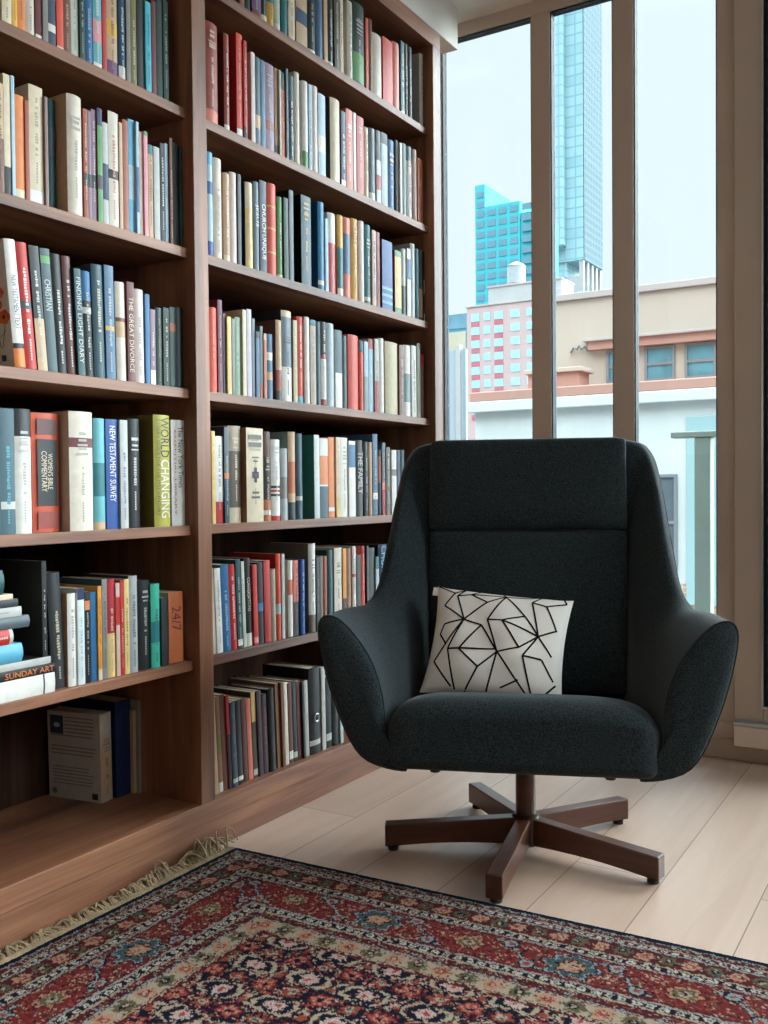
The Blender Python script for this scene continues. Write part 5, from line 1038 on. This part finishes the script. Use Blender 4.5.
# ================================================================ the rug
def rug():
    rx = np.concatenate([np.arange(0, 1.50, .0026), np.arange(1.50, 2.3, .009)])
    ry = np.concatenate([np.arange(0, .93, .0026), np.arange(.93, 2.6, .009)])      # distance from the edge by the chair
    D1, D2 = np.meshgrid(rx, ry)                                                      # from the fringed edge, from the edge by the chair
    rng = np.random.RandomState(3)
    LX, LY = rx[-1], ry[-1]
    d = np.minimum(D1, D2); along = np.where(D1 < D2, D2, D1)
    P = {k: np.array(lin(v)) for k, v in dict(navy=(22, 26, 44), red=(128, 36, 38), dred=(92, 30, 36), cream=(184, 164, 136), peach=(196, 140, 104), teal=(52, 92, 104), blue=(40, 62, 104),
         pale=(150, 160, 160), rust=(160, 70, 48), olive=(104, 96, 66), pink=(206, 150, 140), rose=(172, 62, 60), white=(204, 196, 182)).items()}
    C = np.zeros(D1.shape + (3,)); C[:] = P['red']
    def put(mask, c): C[mask] = P[c] if isinstance(c, str) else c
    # small wandering of the weave so that no outline is ruled
    def wob(a, f, ph): return a * (np.sin(D1 * f + ph) * np.cos(D2 * f * 1.13 + ph * 2) + .6 * np.sin((D1 + D2) * f * 2.3 + ph))
    w1, w2 = wob(.0022, 95, .4), wob(.0022, 88, 2.1)
    A, B = along + w1, d + w2
    h = lambda i, j, s: (np.sin(i * 127.1 + j * 311.7 + s * 74.7) * 43758.5453) % 1
    def speck(mask, scale, cols, dens, s):
        """tiny motifs: little lozenges in cells"""
        i, j = np.floor(D1 / scale), np.floor(D2 / scale); fx, fy = D1 / scale - i - .5, D2 / scale - j - .5
        ox, oy = (h(i, j, s + 1) - .5) * .4, (h(i, j, s + 2) - .5) * .4
        r = .26 + .22 * h(i, j, s + 3); m = mask & (h(i, j, s) < dens) & (np.abs(fx - ox) + np.abs(fy - oy) < r)
        k = (h(i, j, s + 5) * len(cols)).astype(int)
        for q, c in enumerate(cols): put(m & (k == q), c)
    def chain(b0, b1, per, ground, dash, edge):
        m = (B > b0) & (B < b1); put(m, ground); c = (b0 + b1) / 2; hw = (b1 - b0) / 2
        put(m & (np.abs(B - c) > hw * .62), 'dred'); put(m & (np.abs(B - c) > hw * .80), edge)
        t = (A / per) % 1; put(m & (np.abs(B - c) < hw * .5) & (t < .6), dash)
        put(m & (np.abs(B - c) < hw * .22) & (t > .15) & (t < .42), 'teal')
    def blocks(b0, b1, per, c1, c2, g):
        m = (B > b0) & (B < b1); put(m, g); c = (b0 + b1) / 2; hw = (b1 - b0) / 2; t = (A / per) % 1; k = np.floor(A / per).astype(int) % 2
        r = np.sqrt(((t - .5) * per / hw) ** 2 + ((B - c) / hw) ** 2); ang = np.arctan2(B - c, (t - .5) * per)
        pet = r < .86 + .14 * np.cos(6 * ang)
        put(m & pet & (k == 0), c1); put(m & pet & (k == 1), c2)
        put(m & (r < .42) & (k == 0), 'rose'); put(m & (r < .42) & (k == 1), 'navy'); put(m & (r < .2), 'cream')
        put(m & (np.abs(B - c) > hw * .9), 'dred')
    put(d < .014, 'navy')
    m = (B > .014) & (B < .034); put(m, 'dred'); speck(m, .009, ['cream', 'pale', 'teal', 'peach'], .62, 1)
    chain(.034, .050, .021, 'dred', 'white', 'pale')
    m = (B > .05) & (B < .104); put(m, 'dred'); speck(m, .008, ['rust', 'pink', 'olive', 'navy', 'cream'], .7, 9); blocks(.058, .096, .042, 'peach', 'olive', 'dred'); speck(m, .008, ['teal', 'cream', 'rose', 'dred', 'navy'], .45, 11)
    chain(.104, .124, .024, 'navy', 'white', 'cream')
    mb_ = (B > .124) & (B < .238); put(mb_, 'red')
    speck(mb_, .0105, ['dred', 'rust', 'cream', 'olive', 'pink', 'navy'], .75, 21); speck(mb_, .0072, ['dred', 'red', 'peach', 'red'], .5, 23)
    # main border: big palmettes alternating grey-blue and rust, joined by a running vine
    per = .205; t = (A / per) % 1; k = np.floor(A / per).astype(int) % 2; c = .181
    vine = np.abs(B - c - .036 * np.sin(A / per * 2 * np.pi)) ; put(mb_ & (vine < .006), 'navy'); put(mb_ & (vine < .0028), 'pale')
    lx, ly = (t - .5) * per, B - c; rr = np.hypot(lx * .95, ly * 1.12); an = np.arctan2(ly, lx)
    lob = 1 + .16 * np.cos(8 * an)
    for rad, ca, cb in ((.050, 'navy', 'dred'), (.0455, 'pale', 'rust'), (.041, 'teal', 'red'), (.030, 'olive', 'dred'), (.026, 'navy', 'peach'), (.021, 'peach', 'olive'), (.011, 'cream', 'cream'), (.005, 'rose', 'navy')):
        q = mb_ & (rr < rad * lob); put(q & (k == 0), ca); put(q & (k == 1), cb)
    for ox in (-.075, .075):
        r2 = np.hypot(lx - ox, ly + .03 * np.sign(ox)); put(mb_ & (r2 < .017), 'navy'); put(mb_ & (r2 < .013), 'pale'); put(mb_ & (r2 < .007), 'rose')
    speck(mb_, .0078, ['dred', 'cream', 'navy', 'olive', 'red', 'peach'], .42, 31)
    chain(.238, .260, .024, 'navy', 'white', 'cream')
    m = (B > .26) & (B < .288); put(m, 'dred'); speck(m, .009, ['olive', 'rose', 'navy', 'pale', 'rust'], .7, 41)
    m = (B > .288) & (B < .332); blocks(.288, .332, .05, 'peach', 'olive', 'cream'); speck(m, .0085, ['rust', 'dred', 'pink', 'olive', 'cream'], .5, 45)
    m = (B > .332) & (B < .344); put(m, 'dred'); speck(m, .008, ['rose', 'cream'], .4, 47)
    for b_, cl in ((.0155, 'pale'), (.0335, 'cream'), (.0515, 'pale'), (.0575, 'dred'), (.0965, 'dred'), (.103, 'cream'), (.127, 'pale'), (.1325, 'dred'), (.2295, 'dred'), (.2355, 'pale'), (.262, 'cream'), (.2875, 'pale'), (.3335, 'cream')):
        put(np.abs(B - b_) < .0016, cl)
    m = (B > .262) & (B < .2875); speck(m, .0065, ['cream', 'pale', 'pink'], .3, 61)
    m = (B > .016) & (B < .032); speck(m, .0062, ['cream', 'pale', 'teal'], .4, 63)
    # field: dark ground crowded with rosettes and pale curling leaves
    F = d > .344; put(F, 'navy'); speck(F, .014, ['rust', 'red', 'dred', 'olive', 'dred', 'rust', 'pink'], .8, 51); speck(F, .0085, ['dred', 'navy', 'cream', 'rose', 'navy', 'peach'], .5, 53); speck(F, .0068, ['pink', 'cream', 'navy', 'rust'], .28, 55)
    for (gx, gy, ox, oy, kind) in ((.118, .100, 0, 0, 0), (.118, .100, .059, .050, 1), (.118, .100, .059, 0, 2), (.118, .100, 0, .050, 3)):
        fx = (D1 + w1 * 1.6 - ox) % gx - gx / 2; fy = (D2 + w2 * 1.6 - oy) % gy - gy / 2
        ci = np.floor((D1 - ox) / gx); cj = np.floor((D2 - oy) / gy); sg = np.where((ci + cj) % 2 == 0, 1., -1.)
        r = np.hypot(fx, fy * 1.15); a = np.arctan2(fy, fx * sg)
        if kind == 0:
            put(F & (r < .029), 'navy')
            for s0 in (0., np.pi):
                aa = (a - s0 + np.pi) % (2 * np.pi) - np.pi
                leaf = np.abs(r - .030 - .010 * np.cos(aa * 1.5)) < .0045 * np.clip(np.cos(aa * .9), 0, 1)
                put(F & leaf & (np.abs(aa) < 1.5), 'cream')
            put(F & (r < .018 * (1 + .15 * np.cos(9 * a))), 'pink'); put(F & (r < .018 * (1 + .15 * np.cos(9 * a))) & (np.sin(9 * a) * np.sin(r * 900) > .2), 'white'); put(F & (r < .006), 'rose')
        if kind == 1:
            q = r < .023 * (1 + .18 * np.cos(7 * a)); put(F & q, 'dred'); put(F & (r < .019 * (1 + .18 * np.cos(7 * a))), 'rose'); put(F & (r < .016) & (np.cos(7 * a) > .2), 'peach'); put(F & (r < .007), 'navy')
        if kind == 2:
            q = (np.abs(np.hypot(fx - .012 * sg, fy) - .015) < .0030) & (fx * sg < .012); put(F & q, 'cream'); put(F & (np.hypot(fx + .004 * sg, fy - .012) < .008), 'rust')
        if kind == 3:
            put(F & (r < .015 * (1 + .2 * np.cos(5 * a))), 'rust'); put(F & (r < .009), 'cream'); put(F & (r < .005), 'teal')
    # the knots blur every outline by a stitch or two
    ny, nx = D1.shape; jy, jx = np.mgrid[0:ny, 0:nx]
    for _ in range(1):
        mv = rng.rand(ny, nx) < .4
        sy = np.clip(jy + np.where(mv, rng.randint(-1, 2, (ny, nx)), 0), 0, ny - 1); sx = np.clip(jx + np.where(mv, rng.randint(-1, 2, (ny, nx)), 0), 0, nx - 1)
        C = C[sy, sx]
    g_ = C.mean(-1, keepdims=True); C = .69 * (C * .86 + g_ * .14)
    C *= (1 + .22 * (rng.rand(*C.shape[:2], 1) - .5)); C = np.clip(C, .004, .8)
    X = .042 + D1; Y = 1.815 + .036 * D1 - D2
    Zt = .0085 + .0007 * rng.rand(*D1.shape)
    ny, nx = D1.shape
    V = np.stack([X, Y, Zt], -1).reshape(-1, 3)
    idx = np.arange(ny * nx).reshape(ny, nx)
    Fq = np.stack([idx[:-1, :-1], idx[1:, :-1], idx[1:, 1:], idx[:-1, 1:]], -1).reshape(-1, 4)
    # edge skirt and underside
    border = np.concatenate([idx[0, :-1], idx[:-1, -1], idx[-1, :0:-1], idx[:0:-1, 0]])
    nb = len(border); low = V[border].copy(); low[:, 2] = .0005
    base = len(V); V = np.vstack([V, low])
    k = np.arange(nb); k2 = (k + 1) % nb
    sk = np.stack([border[k], border[k2], base + k2, base + k], -1)
    me = bpy.data.meshes.new('pile')
    faces = np.vstack([Fq, sk]).astype(np.int32)
    me.vertices.add(len(V)); me.vertices.foreach_set('co', V.astype(np.float32).ravel())
    me.loops.add(faces.size); me.loops.foreach_set('vertex_index', faces.ravel())
    me.polygons.add(len(faces)); me.polygons.foreach_set('loop_start', np.arange(0, faces.size, 4, dtype=np.int32)); 
    me.update(calc_edges=True); me.validate()
    at = me.color_attributes.new('Col', 'FLOAT_COLOR', 'POINT')
    cols = np.ones((len(V), 4), np.float32); cols[:base, :3] = C.reshape(-1, 3); cols[base:, :3] = P['navy']
    at.data.foreach_set('color', cols.ravel())
    root = empty('persian_rug', (0, 0, 0), label='red and navy floral Persian rug with cream fringe, on the oak floor', cat='rug')
    link('pile', me, M_RUG, root)
    fr = MB(); rnd = random.Random(4)
    # flat-woven end strip, slightly rumpled, then knotted tassels pushed up against the plinth
    ys = np.arange(1.813, -.74, -.012); sv, sf = [], []
    for i, y in enumerate(ys):
        wv = rnd.uniform(-.002, .002)
        sv += [(.046, y, .0075), (.034, y, .010 + rnd.uniform(0, .003)), (.020 + wv, y, .007 + rnd.uniform(0, .004)), (.020 + wv, y, .001)]
    for i in range(len(ys) - 1):
        for k in range(3): sf.append((i * 4 + k, i * 4 + k + 1, i * 4 + k + 5, i * 4 + k + 4))
    fr.add(sv, sf)
    y = 1.80; clump = 0.
    while y > -.7:
        if rnd.random() < .035: clump = 1.
        clump *= .93
        hgt = rnd.uniform(.006, .013) + clump * rnd.uniform(.006, .032)
        sway = rnd.uniform(-.022, .022)
        if y > 1.71: hgt = rnd.uniform(.015, .05); sway *= 2.2; x1 = rnd.uniform(.003, .012)
        pts = [(.030, y, .008), (.020, y + sway * .3, .008 + hgt * .5), (x1, y + sway * .8, .006 + hgt), (max(.003, x1 - .004), y + sway * 1.5, .004 + hgt * rnd.uniform(.5, 1.)), (.006, y + sway * 2.0, max(.004, hgt * rnd.uniform(.1, .6)))]
        pts = catmull(pts, 3, False); w0 = rnd.uniform(.0022, .0040)
        fr.tube([tuple(p) for p in pts], [w0 * (1 - .45 * i / len(pts)) for i in range(len(pts))], 5)
        y -= rnd.uniform(.003, .008)
    fr.build('fringe', M_FRINGE, root, smooth=True)
rug()
# the cushion leans back in the seat; its position is given in the armchair's frame
_cm = Matrix.Translation((.66, 2.18, 0)) @ Matrix.Rotation(R(21), 4, 'Z')
CU.matrix_world = _cm @ Matrix.Translation((-.066, -.012, .506)) @ Matrix.Rotation(R(-30), 4, 'X') @ Matrix.Rotation(R(6), 4, 'Y')

# ================================================================ outside the windows
DIM = .84
def gridmat(name, base, line, bw, rh, mortar, rough=.5, c2=None):
    base, line, c2 = [tuple(v * DIM for v in q) if q else None for q in (base, line, c2)]
    m, nt, p, o = new_mat(name)
    tc = nt.nodes.new('ShaderNodeTexCoord'); sp = nt.nodes.new('ShaderNodeSeparateXYZ'); nt.links.new(tc.outputs['Object'], sp.inputs[0])
    ad = nt.nodes.new('ShaderNodeMath'); nt.links.new(sp.outputs[0], ad.inputs[0]); nt.links.new(sp.outputs[1], ad.inputs[1])
    cb = nt.nodes.new('ShaderNodeCombineXYZ'); nt.links.new(ad.outputs[0], cb.inputs[0]); nt.links.new(sp.outputs[2], cb.inputs[1])
    br = nt.nodes.new('ShaderNodeTexBrick'); br.offset = 0; br.inputs['Scale'].default_value = 1
    br.inputs['Brick Width'].default_value = bw; br.inputs['Row Height'].default_value = rh; br.inputs['Mortar Size'].default_value = mortar
    br.inputs['Color1'].default_value = (*lin(base), 1); br.inputs['Color2'].default_value = (*lin(c2 or base), 1); br.inputs['Mortar'].default_value = (*lin(line), 1)
    p.inputs['Specular IOR Level'].default_value = .1; nt.links.new(cb.outputs[0], br.inputs['Vector']); nt.links.new(br.outputs['Color'], p.inputs['Base Color']); p.inputs['Roughness'].default_value = rough
    return m
def far(name, rgb, noise=.04, ns=.3, rough=.9): return simple(name, tuple(v * DIM for v in rgb), rough, noise=noise, nscale=ns, spec=.2)
M_TAN = far('tan_render', (190, 176, 162)); M_WHITEW = far('white_painted_wall', (206, 212, 210), .05, .6); M_CORAL = far('coral_coping', (184, 142, 128))
M_CAPG = far('grey_coping', (182, 172, 168)); M_DARKF = far('grey_window_frame', (128, 132, 136)); M_TEALG = simple('teal_glazing', (70, 112, 122), .15, noise=.35, nscale=1.2); M_GREYG = simple('grey_glazing', (74, 84, 90), .2, noise=.3, nscale=1.)
M_PALET = far('pale_aqua_panel', (156, 186, 188)); M_BRICK = gridmat('pale_brick', (186, 152, 124), (206, 190, 172), .45, .16, .02, .9, (194, 164, 138))
M_PINK = far('pink_brick', (196, 172, 170)); M_RED = far('red_panel', (190, 112, 122)); M_PANE = simple('pale_blue_pane', (140, 184, 196), .3, noise=.2, nscale=.5)
M_CYAN = far('cyan_cladding', (72, 178, 188)); M_CYW = simple('grey_blue_pane', (84, 122, 138), .3, noise=.25, nscale=.2)
M_PGREY = far('pale_grey_concrete', (176, 180, 180)); M_TANK = far('pale_tank_staves', (168, 178, 184), .08, 1.)
M_GT = gridmat('hazed_glass_curtain', (152, 190, 198), (134, 174, 184), 5.2, 4.6, .35, .3, (164, 202, 210)); M_GT2 = gridmat('pale_grey_punched', (76, 92, 98), (92, 110, 116), 2.2, 3.3, .55, .9, (70, 86, 92))  # distance haze is put into the pale tower colours
M_BLUEB = far('blue_cladding', (84, 152, 174)); M_CREAMB = far('cream_cladding', (190, 182, 160)); M_LOWT = gridmat('pale_grey_stripes', (168, 180, 186), (140, 164, 176), 2.4, 60, .5, .6)
M_STEEL = far('painted_grey_green_steel', (118, 136, 130), .05, 6., .5)
M_STREET = far('street_asphalt', (120, 122, 124))

structure('street', -300, 120, 12, 700, -14.2, -14, M_STREET, bevel=0)

def bld(name, label): return empty(name, label=label, cat='building', loc=(0, 0, 0))
def cut(o_, p): return p
# neighbouring building: white painted front with coral coping, tan upper storey set back
NB = bld('apartment_building', 'nearest building outside, white front wall under a tan set-back upper storey')
box('front_wall', -12.4, 6, 29, 33, -2.0, 3.75, M_WHITEW, NB, bevel=.02)
box('lower_wall', -12.4, 6, 28.98, 33, -14, -2.0, M_BRICK, NB, bevel=0)
box('cornice', -12.55, 6, 28.75, 33, 3.45, 3.8, M_WHITEW, NB, bevel=.03)
box('coping', -12.5, 6, 28.8, 33, 3.8, 4.12, M_CORAL, NB, bevel=.03)
box('upper_storey', -11.0, 6, 32, 40, 3.9, 7.45, M_TAN, NB, bevel=.02)
box('roof_edge', -11.1, 6, 31.9, 40.1, 7.45, 7.68, M_CAPG, NB, bevel=.02)
box('lintel_band', -9.45, 6, 31.75, 32, 5.63, 5.95, M_CORAL, NB, bevel=.02)
box('lintel_band', -9.6, 6, 31.65, 32, 5.93, 6.02, M_CAPG, NB, bevel=.01)
box('sill_band', -9.45, 6, 31.8, 32, 4.1, 4.42, M_CORAL, NB, bevel=.02)
hut = box('roof_hut', -11.0, -9.2, 30.2, 31.2, 4.1, 4.75, M_CORAL, NB, bevel=.02); box('hut_roof', -11.1, -9.05, 30.1, 31.3, 4.75, 4.9, M_TAN, NB, bevel=.02)
def sash(x0, x1, z0, z1, y, par, glass, rail=True):
    f = MB(); t = .09
    for a, b, c, d_ in ((x0, x0 + t, z0, z1), (x1 - t, x1, z0, z1), (x0 + t, x1 - t, z0, z0 + t), (x0 + t, x1 - t, z1 - t, z1)): f.box(a, b, y - .06, y + .1, c, d_)
    if rail: f.box(x0 + t, x1 - t, y - .05, y + .1, (z0 + z1) / 2 - .05, (z0 + z1) / 2 + .05)
    w = f.build('window', M_DARKF, par); MB().box(x0 + t, x1 - t, y - .012, y + .05, z0 + t, z1 - t).build('pane', glass, w); return w
for x0 in (-8.85, -7.54, -6.22, -4.9, -3.6, -2.3): sash(x0, x0 + 1.0, 4.45, 5.6, 31.98, NB, M_TEALG)
for x0 in (-9.6, -6.62, -3.6, -.6): sash(x0, x0 + .9, -1.6, 1.3, 28.97, NB, M_GREYG)
for x0 in (-5.45, -2.4): box('wall_panel', x0, x0 + 1.0, 28.93, 29, -2.6, 3.0, M_PALET, NB, bevel=.01)

MB().tube([(-10.12, 31.93, 5.62), (-10.0, 31.9, 5.78), (-9.88, 31.9, 5.72), (-9.8, 31.9, 5.84), (-9.72, 31.9, 5.72), (-9.6, 31.9, 5.78), (-9.48, 31.93, 5.62)], .04, 6).build('wall_scroll', M_DARKF, NB, smooth=True)
# an added ceiling lamp behind the camera, put in as front fill
FILL_ROOT = empty('added_fill_lamp', (1.5, -1.3, 2.64), label='added round white fill lamp on the ceiling, out of view', cat='lamp')
MB().lathe([(.20, -.012), (.20, 0)], 40).build('fill_lamp_base', M_ALU, FILL_ROOT, smooth=True, angle=30)
lm_, nt_, p_, o_ = new_mat('fill_lamp_glass'); p_.inputs['Base Color'].default_value = (.9, .88, .84, 1); p_.inputs['Emission Color'].default_value = (1, .86, .70, 1); p_.inputs['Emission Strength'].default_value = FILL_LAMP
MB().lathe([(.05, -.075), (.13, -.065), (.175, -.045), (.19, -.02), (.19, -.012)], 40).build('fill_lamp_shade', lm_, FILL_ROOT, smooth=True)

# pink block of flats
PK = bld('apartment_building', 'pale pink block of flats with rows of red panels under its windows')
box('wall', -96.8, -70, 200, 215, -14, 42.9, M_PINK, PK, bevel=.05); box('roof_edge', -97, -69.8, 199.8, 215, 42.9, 43.3, M_CAPG, PK, bevel=.05)
xs = ((-95.6, 2.0, 1), (-92.5, 1.7, 0), (-89.8, 2.1, 1), (-85.8, 2.2, 0), (-81.9, 2.0, 0), (-78, 2, 1))
wm = None
for x, w_, red in xs:
    for r_ in range(8):
        z = 39.6 - r_ * 3.05
        o = MB().box(0, w_, -.1, .1, 0, 1.75).build('window', M_PANE, PK); o.location = (x, 200, z)
        if red: MB().box(x, x + w_, 199.86, 200.05, z - 1.25, z - .2).build('red_panel', M_RED, PK)
PH = bld('rooftop_block', 'pale grey rooftop block under the water tank')
box('wall', -94.1, -76, 206, 214, 43.3, 48.2, M_PGREY, PH, bevel=.05)
box('roof_edge', -94.3, -75.8, 205.8, 214.2, 48.2, 48.6, M_CAPG, PH, bevel=.05)
WT = empty('water_tank', (-88.3, 209.2, 48.6), label='pale round water tank with conical roof on the rooftop block', cat='water tank')
MB().lathe([(2.15, .5), (2.15, 4.6), (2.05, 4.7)], 28).build('tank_body', M_TANK, WT, smooth=True, angle=30)
MB().lathe([(2.3, 4.6), (1.2, 5.3), (.1, 5.8)], 28).build('tank_roof', M_PGREY, WT, smooth=True, angle=30)
MB().box(-1.9, 1.9, -1.9, 1.9, 0, .5).build('tank_base', M_CAPG, WT)

CY = bld('office_tower', 'bright cyan stepped office tower with grey windows')
box('tall_slab', -132.9, -129.4, 280, 300, -14, 98.5, M_CYAN, CY, bevel=.05)
box('wall', -129.4, -117.4, 280.0, 300, -14, 91.3, M_CYAN, CY, bevel=.05)
box('lower_wing', -117.4, -112.4, 280.4, 300, -14, 87.5, M_CYAN, CY, bevel=.05)
for r_ in range(13):
    z = 84.9 - r_ * 3.35 - 1.2
    for x, w_ in ((-132.2, 2.5), (-128.6, 2.9), (-124.6, 2.6), (-120.8, 2.6), (-116.6, 3.2),):
        if x > -117 and r_ > 9: continue
        o = MB().box(0, w_, -.15, .3, 0, 1.95).build('window', M_CYW, CY); o.location = (x, 280, z + 4.5)
for k in range(2):
    o = MB().box(0, 2.2, -.15, .3, 0, 1.8).build('window', M_CYW, CY); o.location = (-132.1, 280, 91.2 + k * 3.2)

GT = bld('office_tower', 'very tall pale glass office tower behind the middle window')
box('glass_front', -163.5, -146, 420, 446, 105, 330, M_GT, GT, bevel=0)
box('punched_side', -146, -145.6, 420.2, 446, 105, 330, M_GT2, GT, bevel=0)
box('projecting_bay', -163.5, -154.2, 416, 420, 112, 330, M_GT, GT, bevel=0)
box('podium', -163, -147.5, 421, 445, 90, 98, M_PGREY, GT, bevel=0); box('core', -163, -154.4, 421, 445, -14, 105, M_GT, GT, bevel=0); box('lower_block', -163.5, -146, 420, 446, -14, 91, M_GT, GT, bevel=0)
for k in range(5): box('column', -148.2, -146.2, 420.4 + k * 6, 422.2 + k * 6, 91, 105, M_PGREY, GT, bevel=.05)

BB = bld('office_block', 'low blue and cream block at the edge of the first window'); box('wall', -126, -115.8, 246, 262, -14, 49.3, M_BLUEB, BB, bevel=.05); box('roof_storey', -126, -115.8, 245.8, 262, 47, 51.2, M_CYW, BB, bevel=.05); box('cream_bay', -126, -119.6, 245.4, 246, -14, 46, M_CREAMB, BB, bevel=.05)
LT = bld('office_block', 'pale striped tower standing before the blue block'); box('wall', -119, -111.9, 230, 245, -14, 38.5, M_LOWT, LT, bevel=.05); box('corner_pier', -114.8, -113.4, 229.4, 231, -14, 39.6, M_PGREY, LT, bevel=.05)

RL = empty('balcony_railing', (0, 0, 0), label='grey-green steel balcony railing outside the third window', cat='railing')
box('handrail', .49, 3.9, 4.21, 4.29, 1.108, 1.134, M_STEEL, RL, bevel=.004)
for x in (.59, 2.1, 3.6): box('post', x, x + .068, 4.215, 4.285, -.05, 1.108, M_STEEL, RL, bevel=.004)
box('bottom_rail', .49, 3.9, 4.23, 4.27, .02, .06, M_STEEL, RL, bevel=.004)
structure('balcony_floor', .3, 4.6, W + .1, 4.4, -.2, -.05, M_PGREY, bevel=0)

# ================================================================ daylight
wd = bpy.data.worlds.new('overcast_sky'); SC.world = wd; wd.use_nodes = True
nt = wd.node_tree; nt.nodes.clear()
o = nt.nodes.new('ShaderNodeOutputWorld'); b = nt.nodes.new('ShaderNodeBackground'); tc = nt.nodes.new('ShaderNodeTexCoord')
# cloud cover: pale at the horizon, brighter overhead, brightest where the sun stands behind the cloud (high, beyond the window wall to the right)
sp = nt.nodes.new('ShaderNodeSeparateXYZ'); nt.links.new(tc.outputs['Generated'], sp.inputs[0])
mr = nt.nodes.new('ShaderNodeMapRange'); mr.interpolation_type = 'SMOOTHSTEP'
mr.inputs['From Min'].default_value = .42; mr.inputs['From Max'].default_value = .9; mr.inputs['To Min'].default_value = SKY_LOW; mr.inputs['To Max'].default_value = SKY_TOP
nt.links.new(sp.outputs[2], mr.inputs['Value'])
dt = nt.nodes.new('ShaderNodeVectorMath'); dt.operation = 'DOT_PRODUCT'
AZ, EL = R(SUN_AZ), R(SUN_EL); dt.inputs[1].default_value = (math.sin(AZ) * math.cos(EL), math.cos(AZ) * math.cos(EL), math.sin(EL))
nt.links.new(tc.outputs['Generated'], dt.inputs[0])
ml = nt.nodes.new('ShaderNodeMapRange'); ml.interpolation_type = 'SMOOTHERSTEP'
ml.inputs['From Min'].default_value = .78; ml.inputs['From Max'].default_value = 1.; ml.inputs['To Min'].default_value = 0; ml.inputs['To Max'].default_value = SUN_GLOW
nt.links.new(dt.outputs['Value'], ml.inputs['Value'])
sm = nt.nodes.new('ShaderNodeMath'); nt.links.new(mr.outputs[0], sm.inputs[0]); nt.links.new(ml.outputs[0], sm.inputs[1])
nt.links.new(sm.outputs[0], b.inputs['Strength'])
b.inputs['Color'].default_value = (.925, 1.03, 1.08, 1)
nt.links.new(b.outputs[0], o.inputs[0])
def area(name, loc, rot, sx, sy, energy=0, portal=False, color=(1, 1, 1)):
    l = bpy.data.lights.new(name, 'AREA'); l.shape = 'RECTANGLE'; l.size = sx; l.size_y = sy; l.energy = energy; l.color = color
    ob = bpy.data.objects.new(name, l); COL.objects.link(ob); ob.location = loc; ob.rotation_euler = rot
    if portal: l.cycles.is_portal = True
    return ob
area('window_portal', (1.43, W + .12, 1.32), (R(-90), 0, 0), 3.2, 2.6, portal=True)
area('added_window_portal', (3.12, 1.2, 1.32), (R(90), 0, R(90)), 4.1, 2.6, portal=True)

# ================================================================ camera
cam = bpy.data.cameras.new('camera'); co = bpy.data.objects.new('camera', cam); COL.objects.link(co)
F, YAW, PITCH, ROLL = 954.5, .545044, .0225988, -.0089587
fwd = Vector((-math.sin(YAW) * math.cos(PITCH), math.cos(YAW) * math.cos(PITCH), -math.sin(PITCH)))
rt = Vector((math.cos(YAW), math.sin(YAW), 0)); up = rt.cross(fwd)
r2 = rt * math.cos(ROLL) + up * math.sin(ROLL); u2 = -rt * math.sin(ROLL) + up * math.cos(ROLL)
mw = Matrix((r2, u2, -fwd)).transposed().to_4x4(); mw.translation = Vector((1.58, 0, .8916)); co.matrix_world = mw
cam.sensor_fit = 'VERTICAL'; cam.sensor_height = 24; cam.lens = F * 24 / 1024; cam.clip_start = .02; cam.clip_end = 3000
SC.camera = co
vs_ = SC.view_settings; vs_.view_transform = 'Standard'; vs_.look = 'None'; vs_.exposure = EXPO; vs_.gamma = 1; vs_.use_curve_mapping = False
cy = SC.cycles; cy.use_denoising = True; cy.max_bounces = 10; cy.diffuse_bounces = 6; cy.transparent_max_bounces = 12; cy.sample_clamp_indirect = 6; cy.caustics_reflective = False; cy.caustics_refractive = False
